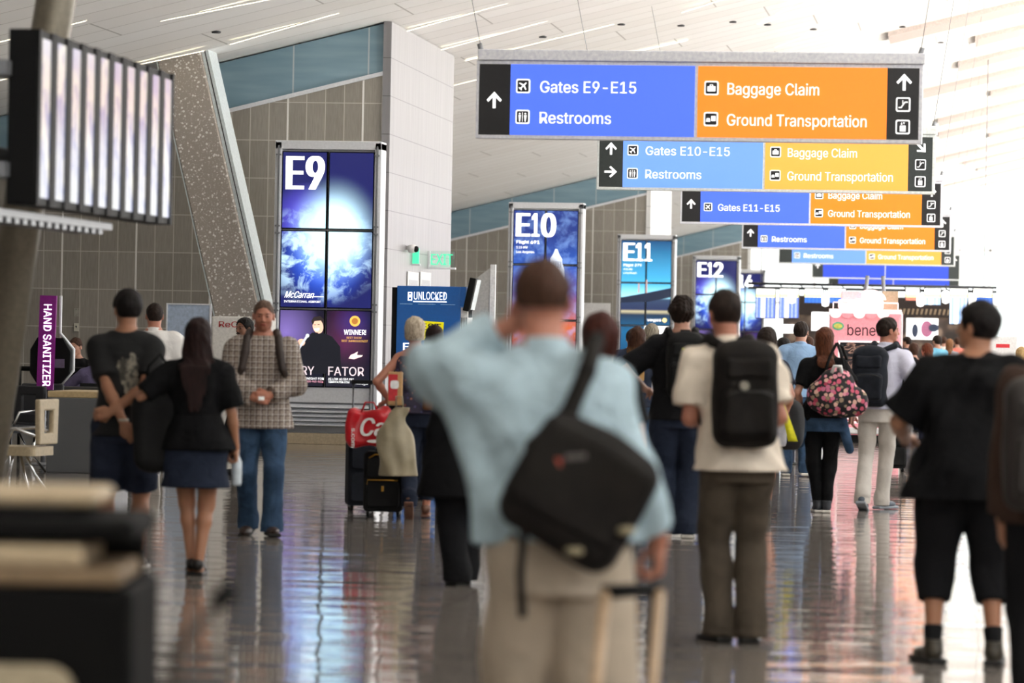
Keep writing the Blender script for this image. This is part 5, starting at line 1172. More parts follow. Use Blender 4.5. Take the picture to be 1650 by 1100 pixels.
GREYC = cloth('grey_cotton', (.34, .33, .36), .1); CORAL = cloth('coral_cotton', (.85, .22, .17), .08); TEAL = cloth('teal_blue_cotton', (.16, .42, .58), .08); PURP = cloth('purple_cotton', (.13, .11, .20), .2); MIDBL = cloth('mid_blue_cotton', (.04, .05, .18), .2); BROWNC = cloth('brown_cotton', (.05, .03, .022), .2)
NYL = M('black_nylon', (.008, .008, .008), .75, var=.3, bump=.3, scale=12, spec=.2); NYLN = M('navy_nylon', (.014, .017, .024), .75, var=.3, bump=.3, scale=12, spec=.2); NYLB = M('brown_black_nylon', (.010, .008, .0065), .75, var=.3, bump=.3, scale=12, spec=.2)
SHB = M('black_shoe', '#14110f', .4); SHBR = M('brown_shoe', '#2f1d16', .45); SHG = M('grey_shoe', '#4c5560', .6); WSOLE = M('white_sole', '#cfcac2', .5); BSOLE = M('dark_sole', '#100e0c', .6); SHT = M('patterned_shoe', '#3d372c', .5, var=.5)
WSOCK = cloth('white_sock', (.8, .79, .77), .05); BSOCK = cloth('black_sock', (.012, .012, .013)); LEATH = M('brown_belt', '#2a1a10', .4); BRASS = M('brass', '#b58a3a', .3, .8)
RZ = TH
def HD(p, pole=(0, -1, 0), d=(0, 0, -1), n=(0, 1, 0), curl=.5, thumb=None): return dict(p=p, pole=pole, d=d, n=n, curl=curl, thumb=thumb)
def lbox(r, name, mat, c, h, rd, n=.008, rot=None, dis=None, extra=None):
    R_ = max(h)*1.45+.03; Gx = Field((c[0]-R_, c[1]-R_, c[2]-R_), (c[0]+R_, c[1]+R_, c[2]+R_), n); Gx.rbox(c, h, rd, rot=rot, dis=dis)
    if extra: extra(Gx)
    return link(Gx.mesh(name), name, mat, r)
def suitcase(px, D, w, h, d, mat, label, rz=0., handle=.42, trim=None, zips=False, group=None):
    g = G(px, D); r = empty('suitcase', (g.x, g.y, 0), TH+rz, label, 'suitcase', group)
    m = MB(); m.rbox(-w/2, w/2, -d/2, d/2, .05, h, .04); m.build('shell', mat, r, .015); m = MB(); m.rbox(-w*.42, w*.42, -d/2-.035, -d/2, .09, h*.55, .03); m.build('front_pocket', mat, r, .01)
    m = MB(); m.rbox(-w*.42, w*.42, -d/2-.03, -d/2, h*.60, h*.92, .03); m.build('upper_pocket', mat, r, .01)
    for sx in (-1, 1):
        for sy in (-1, 1):
            m = MB(); m.cyl((sx*(w/2-.04)-.012, sy*(d/2-.04), .028), (sx*(w/2-.04)+.012, sy*(d/2-.04), .028), .028, 14); wl = m.build('wheel', BLACK, r); bx('fork', wl, M('fork_grey', '#77787c', .4), sx*(w/2-.04)-.018, sx*(w/2-.04)+.018, sy*(d/2-.04)-.018, sy*(d/2-.04)+.018, .035, .06)
    m = MB(); m.tube([(-.07, 0, h+.0), (-.06, 0, h+.035), (.06, 0, h+.035), (.07, 0, h)], .012, 8); m.build('carry_handle', mat, r)
    if handle:
        m = MB()
        for sx in (-.075, .075): m.cyl((sx, d/2-.04, h-.05), (sx, d/2-.04, h+handle), .008, 8)
        m.build('trolley_rod', M('rod_dark', '#55565a', .3, .6), r); m = MB(); m.rbox(-.095, .095, d/2-.06, d/2-.02, h+handle-.01, h+handle+.025, .012); m.build('trolley_grip', BLACK, r)
    if zips:
        m = MB(); m.tube([(-w*.4, -d/2-.04, h*.5), (-w*.38, -d/2-.04, h*.57), (w*.38, -d/2-.04, h*.57)], .006, 6); m.tube([(-w*.36, -d/2-.04, h*.90), (-w*.2, -d/2-.04, h*.955), (w*.3, -d/2-.03, h*.955)], .007, 6); m.box(-.01, .01, -d/2-.05, -d/2-.03, h*.40, h*.48); m.build('gold_zip', BRASS, r)
    return r
# ============ 1 man in pale blue shirt, nearest
g = G(892, 10.8)
i1 = person('man in a billowing pale blue shirt and cream trousers, back turned, nearest person', g, RZ, 1.78, bulk=1.0, lean=(.03, -.045), head=(-.05, .05),
    feet=[(-.10, .22, .09, 0, 0), (.12, -.18, .13, 0, -.5)], hands=[dict(HD((-.14, .13, 1.57), (-1, -.3, -.15), (.35, .3, .85), (.6, -.6, 0), .9), elbow=(-.37, .16, 1.43)), dict(HD((.285, .08, .955), (.8, -1, 0), (.03, .15, -1), (-1, 0, .1), 1.1), elbow=(.208, -.03, 1.165))], skin='red',
    hair=('fade', 'brown'), top=dict(kind='long', mat=PBLUE, hem=.955, loose=.020, flare=.035, sl=.014, collar=True, wa=.022, drape=[(-.17, -.06, 1.05), None], slen=.80), bottom=dict(kind='trousers', mat=KHAKI, hem=.05, loose=.03, knee=.02, cuff=.02, waist=1.0, belt=LEATH), shoes=dict(kind='dress', mat=SHBR), vox=.008)
c = (.055, -.27, 1.125); R2 = [list(x) for x in rotm(0, 0, .52)]
r = held(i1, 'messenger_bag', 'black messenger bag slung across the back of the man in pale blue', 'bag', c)
dis = wob(7, .014, 3); lbox(r, 'main_body', NYLB, (0, 0, 0), (.18, .07, .175), .06, rot=R2, dis=dis); lbox(r, 'front_flap', NYLB, (.0, -.065, .02), (.175, .022, .13), .02, rot=R2, dis=dis)
for x, z in ((-.02, -.165), (.125, -.105)): m = MB(); m.lathe([(.001, -.012), (.02, -.01), (.028, 0), (.02, .01)], (x, -.10, z), 14); m.build('round_buckle', M('bag_buckle', '#8f8468', .4), r)
m = MB(); m = MB(); m.obox((-.095, -.095, .085), (.035, .004, .012), rotm(0, 0, .1)); m.build('red_logo', M('bag_red', '#a8402c', .5), r); m = MB(); m.obox((-.02, -.095, .10), (.03, .004, .008), rotm(0, 0, -.1)); m.build('grey_logo', M('bag_grey', '#55504c', .5), r)
Gf = Field((-.5, -.2, -.3), (.35, .55, .65), .009)
Gf.path([(-.14, .03, .12), (-.04, .02, .22), (.01, .06, .34), (.035, .17, .425), (.03, .30, .41), (-.03, .42, .30), (-.14, .46, .10), (-.27, .36, -.04)], .026, .01); link(Gf.mesh('shoulder_strap'), 'shoulder_strap', NYLB, r)
m = MB(); m.tube([(-.16, -.02, -.10), (-.17, -.0, -.24), (-.16, 0, -.36)], .012, 8); m.build('hanging_strap', NYLB, r)
# trolley case towed beside him
gw = G(1022, 9.9); r = empty('trolley_case', (gw.x, gw.y, 0), TH, 'trolley case below frame, its tan handle rods held by the man in pale blue', 'suitcase')
m = MB(); m.rbox(-.20, .20, -.35, -.08, .06, .56, .04); m.build('shell', NYLB, r, .015)
for sx in (-.13, .02): m = MB(); m.tube([(sx+.0, -.18, .5), (sx+.045, .35, .86)], .016, 10); m.build('handle_rod', M('tan_rod', '#a58a6c', .4), r)
m = MB(); m.tube([(-.095, .35, .86), (.075, .36, .87)], .020, 10); m.build('grip', BLACK, r)
for sx in (-.16, .16): m = MB(); m.cyl((sx-.012, -.2, .03), (sx+.012, -.2, .03), .03, 14); m.build('wheel', BLACK, r)
# ============ 2 man in cream T-shirt with black backpack
g = G(1184, 19.2)
i2 = person('man in a loose cream short-sleeved shirt carrying a black backpack, olive brown trousers', g, RZ+.12, 1.81, bulk=.97, lean=(.05, -.05), head=(.25, -.15), feet=[(-.07, .05, .085, .2, 0), (.07, -.02, .085, -.1, 0)],
    hands=[HD((-.17, .24, 1.10), (-.35, -1, -.3), (.3, 1, .2), (0, 0, -1), .8), HD((.17, .22, 1.08), (.25, -1, -.3), (-.3, 1, .2), (0, 0, -1), .8)], skin='red', hair=('short', 'dark'),
    top=dict(kind='tee', mat=CREAMC, hem=.86, loose=.032, flare=.04, sl=.025, slen=.78, collar=True, wa=.02), bottom=dict(kind='trousers', mat=OLIVE, hem=.05, loose=.018, cuff=.01), shoes=dict(kind='dress', mat=SHB), vox=.009)
backpack(i2, 'black backpack with grey patches worn over the cream shirt', NYLB, .31, .50, .19, 1.235, .02, buckle=[(-.03, .05)], bw=1.0)
# ============ 3 man in black with long shorts
g = G(1552, 18.2)
i3 = person('heavy man in black T-shirt and long black shorts looking left, at right', g, RZ, 1.76, bulk=1.2, lean=(.03, .03), head=(.95, .08), feet=[(-.15, 0, .085, .3, 0), (.14, -.06, .085, -.2, 0)],
    hands=[HD((-.27, .30, 1.08), (-.6, -.8, -.2), (.3, 1, .1), (0, 0, -1), .8), HD((.26, .20, 1.05), (.4, -1, -.2), (-.2, 1, 0), (0, 0, -1), .8)], skin='tan', hair=('spiky', 'black'),
    top=dict(kind='tee', mat=BTEE, hem=.80, loose=.035, flare=.05, sl=.035, slen=.9, wa=.02), bottom=dict(kind='shorts', mat=BTEE2, hem=.30, loose=.028, knee=.004, cuff=.0), shoes=dict(kind='sneaker', mat=SHT, sole=BSOLE), socks=(BSOCK, .10), vox=.009)
# ============ 4 edge person
g = G(1706, 15.2)
i4 = person('person in dark brown clothes cut off by the right edge', g, RZ, 1.72, bulk=1.15, skin='tan', hair=('short', 'dark'), top=dict(kind='long', mat=BROWNC, hem=.85, loose=.04, sl=.03), bottom=dict(kind='trousers', mat=BTEE2, hem=.05, loose=.03), shoes=dict(kind='dress', mat=SHB), vox=.010)
backpack(i4, 'dark brown black backpack at the right edge of the picture', M('dark_pack', (.02, .015, .013), .6), .32, .52, .2, 1.18, -.12, straps=False, bw=1.15)
# ============ 5 young man, hands clasped behind
g = G(196, 24.1)
i5 = person('young man in printed black T-shirt and navy shorts with hands clasped behind', g, RZ, 1.80, bulk=.93, lean=(.0, 0.0), head=(.45, 0), feet=[(-.12, 0, .085, .15, 0), (.10, .0, .085, -.1, 0)],
    hands=[HD((.015, -.20, .93), (-1, -.25, 0), (.5, -.1, -.8), (0, 1, 0), .6, -1), HD((-.06, -.175, 1.0), (1, -.3, 0), (-1, -.1, -.25), (0, 1, 0), .9, 1)], skin='tan', hair=('spiky', 'black'),
    top=dict(kind='tee', mat=printed_tee(), hem=.84, loose=.02, flare=.03, sl=.02, slen=.75), bottom=dict(kind='shorts', mat=NAVY, hem=.50, loose=.03, cuff=.01), shoes=dict(kind='sneaker', mat=SHB, sole=WSOLE), vox=.008)
# ============ 6 long haired woman
g = G(312, 23.7)
i6 = person('woman with very long dark hair, black top and short dark denim skirt', g, RZ, 1.62, 'f', 1.10, lean=(.0, .0), head=(.0, .05), feet=[(-.02, .06, .085, .1, 0), (.035, -.04, .085, -.1, 0)],
    hands=[HD((-.27, .16, 1.20), (-.9, -.5, -.6), (-.2, .6, .5), (.6, .2, 0), .8), HD((.27, .05, .88), (.6, -1, 0), (.05, .2, -1), (-1, 0, 0), 1.2)], skin='tan', hair=('long', 'longdark'),
    top=dict(kind='tee', mat=BTEE, hem=.86, loose=.022, flare=.07, sl=.03, slen=.9), bottom=dict(kind='skirt', mat=DDENIM, hem=.60, loose=.02, fl=.015), shoes=dict(kind='sandal', mat=SHB), vox=.008)
r = held(i6, 'shoulder_bag', 'black slouchy shoulder bag hanging between the young man and long-haired woman', 'bag', (-.26, .02, .90))
lbox(r, 'bag_body', NYL, (0, 0, 0), (.13, .075, .24), .07, dis=wob(7, .02, 9)); m = MB(); m.tube([(-.08, 0, .2), (-.05, -.02, .42), (.02, -.03, .50), (.08, -.02, .42), (.09, 0, .2)], .012, 8); m.build('strap', NYL, r)
m = MB()
for i in range(9): m.lathe([(.001, -.006), (.008, 0), (.001, .006)], (.10+.01*math.sin(i), -.075, .2-i*.045), 8)
m.build('brass_studs', BRASS, r)
r = held(i6, 'water_bottle', 'clear plastic bottle in the right hand of the woman with long hair', 'bottle', (.255, .09, .68)); m = MB(); m.lathe([(.028, -.11), (.032, -.09), (.032, .04), (.014, .08), (.013, .1)]); m.build('bottle_body', M('bottle_plastic', '#c3cdd4', .15), r); m = MB(); m.lathe([(.015, .1), (.015, .12)]); m.build('cap', WHITE, r)
m = MB(); s_ = i5['s']; w_ = Vector(i5['wr'][0])*s_; m.lathe([(.031, -.008), (.035, 0), (.031, .008)], w_+Vector((0, 0, .01)), 14); m.build('wrist_band', M('pale_band', '#b5b0a0', .4), i5['root'])
s_ = i6['s']; w_ = Vector(i6['wr'][0])*s_; m = MB(); m.lathe([(.026, -.012), (.031, 0), (.026, .012)], w_, 14); m.build('watch', M('watch_steel', '#b8c4cc', .2, .6), i6['root'])
# ============ 7 white shirt man behind
g = G(243, 35.3)
i7 = person('man in a white shirt with a black diagonal strap, partly hidden behind the couple', g, RZ, 1.80, bulk=1.1, head=(.2, 0), feet=[(-.08, .2, .09, 0, 0), (.06, -.25, .17, 0, -.9)], skin='red', hair=('crop', 'dark'),
    hands=[HD((-.22, .2, 1.1), (-.5, -1, 0), (.2, 1, 0), (0, 0, -1)), HD((.22, .2, 1.05), (.5, -1, 0), (-.2, 1, 0), (0, 0, -1))], top=dict(kind='long', mat=WCOT, hem=.88, loose=.03, sl=.03, collar=True), bottom=dict(kind='shorts', mat=GREYC, hem=.48, loose=.03), shoes=dict(kind='sneaker', mat=SHB, sole=WSOLE), socks=(WSOCK, .16), vox=.010)
r = held(i7, 'sling_strap_bag', 'black sling bag worn by the white shirted man behind the couple', 'bag', (.0, -.16, 1.1)); Gf = Field((-.3, -.3, -.3), (.3, .4, .5), .01); Gf.path([(-.18, .05, -.1), (-.05, -.02, .08), (.06, .0, .26), (.12, .1, .37), (.12, .2, .34)], .022); link(Gf.mesh('strap'), 'strap', NYL, r); lbox(r, 'pouch', NYL, (-.15, -.02, -.18), (.10, .05, .12), .03)
# ============ 8 plaid man, facing camera
g = G(418, 28.4)
i8 = person('man in brown plaid shirt and blue jeans walking towards the camera', g, RZ+PI+.05, 1.79, bulk=1.03, head=(.0, -.06), feet=[(-.09, .12, .09, .15, 0), (.09, -.1, .10, -.15, -.2)],
    hands=[HD((-.055, .24, 1.05), (-1, -.5, -.3), (.9, .3, -.1), (0, -1, 0), 1.), HD((.055, .24, 1.03), (1, -.5, -.3), (-.9, .3, -.1), (0, -1, 0), 1.)], skin='red', face='stubble', hair=('buzzed', 'buzz'),
    top=dict(kind='long', mat=plaid(), hem=.80, loose=.025, flare=.03, sl=.03, collar=True, wa=.014), bottom=dict(kind='trousers', mat=DENIM, hem=.05, loose=.016, cuff=.008), shoes=dict(kind='dress', mat=SHBR), vox=.007)
backpack(i8, 'dark brown backpack with wide straps over the plaid shirt', M('brown_strap', (.03, .018, .014), .6), .30, .44, .15, 1.22, bw=1.06)
r = held(i8, 'folded_paper', 'small white folded paper held in the hands of the plaid shirted man', 'paper', (0, .31, 1.06)); m = MB(); m.obox((0, 0, -.01), (.022, .006, .014), rotm(.2, .3)); m.build('sheet', WHITE, r)
# ============ 9 moustached man
g = G(392, 40)
i9 = person('man with black moustache in dark blue looking left, behind the plaid shirted man', g, RZ+PI/2+.5, 1.69, head=(.3, 0), skin='brown', face='moustache', hair=('short', 'black'), top=dict(kind='long', mat=MIDBL, hem=.85, loose=.03), bottom=dict(kind='trousers', mat=BTEE2, hem=.05), shoes=dict(kind='dress', mat=SHB), vox=.009)
# ============ 10 grey haired woman
g = G(678, 31.5)
i10 = person('woman with short grey hair and dark floral sleeveless top holding shopping bags', g, RZ, 1.69, 'f', 1.08, lean=(.02, -.06), head=(-.05, .05), feet=[(-.10, -.22, .17, 0, -.7), (.04, .12, .09, 0, 0)],
    hands=[HD((-.30, .10, 1.03), (-.8, -.8, .3), (-.8, .3, -.4), (0, 0, -1), .9), HD((.20, .20, 1.10), (.7, -.8, 0), (-.1, 1, 0), (0, 0, -1), .8)], skin='red', hair=('grey', 'grey'),
    top=dict(kind='tank', mat=floral('floral_blouse', (.03, .025, .055, 1), [(.30, .10, .09), (.10, .08, .20), (.40, .18, .14), (.06, .06, .16)], 26, .3), hem=.92, loose=.03, flare=.05), bottom=dict(kind='trousers', mat=DDENIM, hem=.16, loose=.012), shoes=dict(kind='sandal', mat=M('tan_sandal', '#6a4838', .5)), vox=.008)
suitcase(581, 32.6, .26, .62, .2, NYLN, 'narrow black suitcase under the red bag, left of the pair', .2, handle=.50, group='suitcases under the red bag')
suitcase(618, 31.6, .335, .56, .22, NYL, 'black suitcase with gold zips, right of the pair under the red bag', -.05, handle=.36, zips=True, group='suitcases under the red bag')
D = 31.4; c = atD(594, 690, D); r = empty('red_shopping_bag', (c.x, c.y, c.z), TH, 'bright red shopping bag with white script lying on the suitcases', 'bag')
RB = M('red_plastic', '#c81624', .3, bump=.4, scale=9); lbox(r, 'bag_body', RB, (0, 0, 0), (.17, .06, .155), .05, rot=[list(x) for x in rotm(0, 0, .12)], dis=wob(9, .03, 4))
m = MB(); m.text('Ca', -.075, -.06, .20, .15, -.095, .03, slant=.2); m.build('script_lettering', WHITE, r); m = MB(); m.text('s.com', -.14, .0, .16, .035, -.09, .03, vertical=True); m.text('s', .10, -.06, .05, .08, -.095, .03, slant=.2); m.build('side_lettering', WHITE, r); m = MB(); m.disc(.05, -.105, .06, -.093, -.085, 16, .014); m.build('white_swash', WHITE, r)
m = MB(); m.tube([(-.06, -.02, .14), (-.03, -.03, .22), (.04, -.03, .22), (.08, -.02, .14)], .008, 6); m.build('carry_handle', RB, r)
c = atD(637, 712, 30.9); r = empty('cream_carrier_bag', (c.x, c.y, c.z), TH, 'cream carrier bag hanging beside the grey-haired woman', 'bag'); 
def taper(Gx): Gx.loft([(-.28, 0, 0, .145, .08), (-.15, 0, 0, .15, .085), (.05, .0, 0, .125, .07), (.22, .02, 0, .07, .035), (.29, .03, 0, .05, .02)], .02, dis=wob(9, .02, 8))
Gf = Field((-.25, -.2, -.35), (.25, .2, .35), .007); taper(Gf); link(Gf.mesh('bag_body'), 'bag_body', M('cream_plastic', '#93886f', .5, bump=.4, scale=9), r); m = MB(); m.tube([(0, 0, .27), (.0, 0, .38), (.05, .0, .38), (.06, 0, .27)], .008, 6); m.build('carry_handle', M('cream_plastic', '#93886f', .5), r)
c = atD(637, 626, 31.0); r = empty('paper_food_bag', (c.x, c.y, c.z), TH, 'small tan paper food bag with a red panel by the grey-haired woman', 'bag'); bx('bag_body', r, M('kraft_paper', '#bd9566', .7), -.06, .06, -.05, .05, -.14, .14, bevel=.01); bx('red_panel', r, RED, -.055, .02, -.054, -.051, -.10, .12)
m = MB(); m.rbox(-.04, .03, -.058, -.054, .0, .07, .02); m.build('white_mark', WHITE, r)
r = held(i10, 'brown_handbag', 'brown leather handbag against the hip of the grey-haired woman', 'bag', (.10, -.19, 1.0)); lbox(r, 'bag_body', M('tan_leather', '#6b4526', .4), (0, 0, 0), (.10, .045, .08), .03); m = MB(); m.tube([(-.07, 0, .07), (-.03, .02, .2), (.05, .03, .2), (.08, 0, .07)], .008, 6); m.build('strap', M('tan_leather', '#6b4526', .4), r)
g = G(695, 35); person('dark-haired person just right of the grey-haired woman, mostly hidden', g, RZ, 1.63, 'f', 1., skin='tan', hair=('long', 'longdark'), top=dict(kind='tee', mat=PURP, hem=.9, loose=.02), bottom=dict(kind='trousers', mat=DDENIM, hem=.05), shoes=dict(kind='sandal', mat=SHB), vox=.011)
# ============ 11 short person in black wide trousers
g = G(742, 23.2)
person('person in black with wide black trousers, hidden behind the pale blue sleeve', g, RZ+.15, 1.46, 'f', 1.12, lean=(.02, .05), feet=[(-.03, -.05, .085, .2, 0), (.05, .12, .085, 0, 0)], skin='tan', hair=('bob', 'black'), top=dict(kind='long', mat=BTEE, hem=.66, loose=.06, flare=.05, sl=.04), bottom=dict(kind='trousers', mat=BTEE2, hem=.04, loose=.03, cuff=.01), shoes=dict(kind='dress', mat=SHB), vox=.011)
# ============ 12.. background heads
g = G(957, 17.5); person('person with reddish brown hair directly behind the shoulder of the pale blue shirt', g, RZ, 1.66, 'f', 1., skin='light', hair=('bob', 'redbrown'), top=dict(kind='tee', mat=BTEE2, hem=.9, loose=.02), bottom=dict(kind='trousers', mat=DDENIM, hem=.05), shoes=dict(kind='sneaker', mat=SHB), vox=.012)
g = G(1022, 37); person('woman with dark hair fading to blond tips and jeans, left of the black T-shirt', g, RZ, 1.66, 'f', 1.05, skin='light', hair=('long', hair_mat('hair_ombre', '#2c1810', '#4a2c1c', (1.22, 1.48, '#b08a58'))), top=dict(kind='tee', mat=NAVY, hem=.92, loose=.02), bottom=dict(kind='trousers', mat=DENIM, hem=.05, loose=.012), shoes=dict(kind='sneaker', mat=SHG, sole=WSOLE), vox=.010)
g = G(1046, 46); person('grey-haired person between the ombre haired woman and the black T-shirt', g, RZ, 1.72, skin='light', hair=('bob', 'salt'), top=dict(kind='long', mat=GREYC, hem=.9, loose=.02), bottom=dict(kind='trousers', mat=DDENIM, hem=.05), shoes=dict(kind='sneaker', mat=SHG), vox=.012)
g = G(1015, 50); person('dark-haired person far behind the pale blue shoulder', g, RZ, 1.66, skin='light', hair=('short', 'dark'), top=dict(kind='long', mat=NAVY, hem=.9, loose=.02), bottom=dict(kind='trousers', mat=DDENIM, hem=.05), shoes=dict(kind='dress', mat=SHB), vox=.014)
# ============ 13 black tee backpack man
g = G(1092, 29.3)
i13 = person('man in black T-shirt and dark jeans with black backpack and curly dark hair', g, RZ, 1.88, bulk=1.05, lean=(0, .0), head=(-.1, .05), feet=[(-.10, .0, .085, .15, 0), (.07, -.05, .085, -.1, 0)],
    hands=[HD((-.26, .16, 1.08), (-1, -.5, 0), (.5, .8, -.2), (0, 0, -1), .8), HD((.26, .16, 1.05), (1, -.5, 0), (-.5, .8, -.2), (0, 0, -1), .8)], skin='light', hair=('messy', 'dark'),
    top=dict(kind='tee', mat=BTEE2, hem=.86, loose=.03, sl=.03, slen=.85), bottom=dict(kind='trousers', mat=DDENIM, hem=.05, loose=.03, cuff=.02), shoes=dict(kind='sneaker', mat=SHB, sole=WSOLE), vox=.009)
backpack(i13, 'black backpack with a tiny yellow-green logo on the man in black T-shirt', NYL, .27, .46, .15, 1.25, .02, bw=1.05, logo=(0.0, .13, M('lime_logo', '#a9b02a', .5)))
s_ = i13['s']; r = held(i13, 'neck_tag', 'small white tag at the nape of the man in black T-shirt', 'tag', (0.0, -.09, 1.585)); m = MB(); m.obox((0, 0, 0), (.025, .006, .028), rotm(0)); m.build('tag_body', WHITE, r); m = MB(); m.obox((0, -.008, -.012), (.008, .003, .012), rotm(0)); m.build('tag_notch', DGREY, r)
# ============ 14 heels woman
g = G(1231, 33)
i14 = person('woman in short pale skirt and black high heels behind the cream shirted man', g, RZ, 1.66, 'f', 1., lean=(.02, -.0), head=(.0, 0), feet=[(-.06, .12, .13, 0, -.55), (.02, -.15, .14, 0, -.65)], skin='red', hair=('bob', 'dark'),
    hands=[HANG(-1), HD((.17, .02, .92), (.6, -1, 0), (0, .1, -1), (-1, 0, 0), 1.1)], top=dict(kind='tee', mat=NAVY, hem=.90, loose=.015, name='blouse'), bottom=dict(kind='skirt', mat=GREYC, hem=.66, loose=.006), shoes=dict(kind='heel', mat=SHB), vox=.008)
DOT = floral('black_dotted', (.012, .012, .014, 1), [(.6, .6, .6), (.012, .012, .014), (.012, .012, .014), (.5, .5, .5)], 30, .0)
c = atD(1270, 682, 33.4); r = empty('dotted_travel_bag', (c.x, c.y, c.z), TH, 'big black bag with small white dots between the heels woman and floral bag woman', 'bag'); lbox(r, 'bag_body', DOT, (0, 0, -.0), (.125, .10, .21), .09, dis=wob(7, .02, 5)); m = MB(); m.tube([(-.07, 0, .17), (-.05, 0, .34), (.03, 0, .34), (.06, 0, .17)], .012, 8); m.build('strap', NYL, r)
c = atD(1264, 670, 33.0); r = empty('yellow_scarf', (c.x, c.y, c.z), TH, 'bright yellow cloth strip hanging over the dotted black bag', 'scarf'); m = MB(); n = 10
vs = []; 
for i in range(n+1):
    t = i/n; xx = -.06+.13*t; zz = .22-.44*t; wd_ = .012+.03*t
    for (dx, dy) in ((-wd_, -.13), (wd_, -.14), (wd_, -.115), (-wd_, -.105)): vs.append((xx+dx, dy-.01*math.sin(t*9), zz))
fs = [tuple((i*4+j, i*4+(j+1) % 4, (i+1)*4+(j+1) % 4, (i+1)*4+j)) for i in range(n) for j in range(4)]+[(3, 2, 1, 0), (n*4, n*4+1, n*4+2, n*4+3)]
m.add(vs, fs, True); m.build('cloth', M('yellow_cloth', '#d8d21c', .7), r)
# ============ 15 blue shirt man, 16 dark head
g = G(1281, 43)
i15 = person('man in light blue long-sleeved shirt and blue jeans seen from behind, beyond the dotted bag', g, RZ, 1.78, bulk=1.02, lean=(0, .03), head=(-.3, 0), feet=[(-.1, .1, .085, 0, 0), (.1, -.1, .1, 0, 0)], skin='light', hair=('short', 'dark'),
    hands=[HANG(-1), HD((.28, .2, 1.15), (.8, -.6, -.2), (-.2, 1, .2), (0, 0, -1))], top=dict(kind='long', mat=SBLUEC, hem=.90, loose=.025, sl=.02, collar=True), bottom=dict(kind='trousers', mat=DENIM, hem=.05, loose=.015), shoes=dict(kind='sneaker', mat=SHG, sole=WSOLE), vox=.010)
g = G(1259, 47); person('person with black hair left of the light blue shirted man', g, RZ-.4, 1.58, 'f', 1., head=(-.3, 0), skin='light', hair=('bob', 'black'), top=dict(kind='tee', mat=BTEE, hem=.9), bottom=dict(kind='trousers', mat=DDENIM, hem=.05), shoes=dict(kind='sneaker', mat=SHB), vox=.012)
# ============ 17 floral bag woman
g = G(1324, 34)
i17 = person('woman in black T-shirt and black leggings carrying a big rose print bag', g, RZ, 1.68, 'f', 1.06, lean=(0, -.0), head=(-.15, .1), feet=[(-.04, .0, .085, .05, 0), (.04, -.03, .085, -.05, 0)], skin='light', hair=('midlong', 'auburn'),
    hands=[HD((-.20, .10, .96), (-.6, -1, 0), (0, .5, -1), (1, 0, 0)), HD((.26, .02, .95), (.6, -1, 0), (0, .3, -1), (-1, 0, 0), 1.)], top=dict(kind='tee', mat=BTEE, hem=.90, loose=.02, slen=.75), bottom=dict(kind='leggings', mat=BTEE, hem=.06, loose=.004), shoes=dict(kind='sneaker', mat=M('navy_shoe', '#22252c', .6), sole=WSOLE), vox=.008)
Gf = Field((-.3, -.3, .4), (.35, .3, 1.1), .009); Gf.loft([(.74, 0, 0, .185, .14), (.84, 0, 0, .19, .145), (.96, 0, 0, .16, .13)], .02, dis=wob(8, .015, 3)); Gf.cone((-.17, -.02, .86), (-.21, -.0, .62), .05, .035); Gf.cone((.15, -.06, .88), (.24, -.04, .58), .055, .04)
tb = tag(link(Gf.mesh('tied_denim_shirt'), 'tied_denim_shirt', DENIM), 'blue denim shirt tied around the waist of the woman in leggings', 'shirt'); tb.location = i17['loc']; tb.rotation_euler = (0, 0, i17['rz'])
ROSE = floral('rose_print', (.012, .010, .012, 1), [(.62, .10, .17), (.75, .30, .36), (.42, .04, .08), (.70, .42, .34), (.30, .22, .14), (.55, .14, .24)], 23, .50)
r = held(i17, 'floral_travel_bag', 'large black bag printed with pink and red roses behind the woman in leggings', 'bag', (.10, -.25, 1.10))
Gf = Field((-.38, -.25, -.35), (.38, .25, .35), .008); rr_ = [list(x) for x in rotm(0, 0, .22)]; Gf.ell((0, 0, -.05), (.26, .11, .17), .03, rot=rr_, dis=wob(7, .02, 2)); Gf.ell((-.01, .0, .06), (.17, .09, .17), .05, rot=rr_); link(Gf.mesh('bag_body'), 'bag_body', ROSE, r)
m = MB(); m.tube([(-.11, 0, .2), (-.07, .06, .32), (-.01, .11, .44), (.05, .17, .42), (.1, .2, .3)], .014, 8); m.tube([(.06, 0, .2), (.04, .05, .33), (.0, .11, .45)], .014, 8); m.build('strap', NYL, r)
m = MB(); m.tube([(-.06, -.07, .18), (-.04, -.09, .24), (.02, -.09, .24), (.03, -.07, .18)], .016, 8); m.build('white_knot', WHITE, r)
# ============ 18 man with navy backpack
g = G(1412, 34.7)
i18 = person('man in pale shirt and stone trousers with navy backpack, head turned right', g, RZ-.25, 1.79, bulk=1.0, lean=(.04, .05), head=(-1.05, 0), feet=[(-.10, -.20, .12, .0, -.35), (.02, .18, .09, -.5, 0)], skin='red', hair=('short', 'dark'),
    hands=[HANG(-1), HD((.26, .08, .98), (.6, -1, 0), (.0, .2, -1), (-1, 0, 0), 1.)], top=dict(kind='long', mat=LILAC, hem=.92, loose=.025, sl=.022, collar=True), bottom=dict(kind='trousers', mat=STONE, hem=.05, loose=.008, cuff=.01, belt=LEATH), shoes=dict(kind='sneaker', mat=SHG, sole=M('grey_sole', '#8a9098', .5)), vox=.008)
backpack(i18, 'navy black backpack on the man in pale shirt and stone trousers', NYLN, .31, .52, .18, 1.21, -.08)
suitcase(1443, 45, .24, .55, .2, NYL, 'black suitcase standing beyond the man with stone trousers', 0, handle=.4)
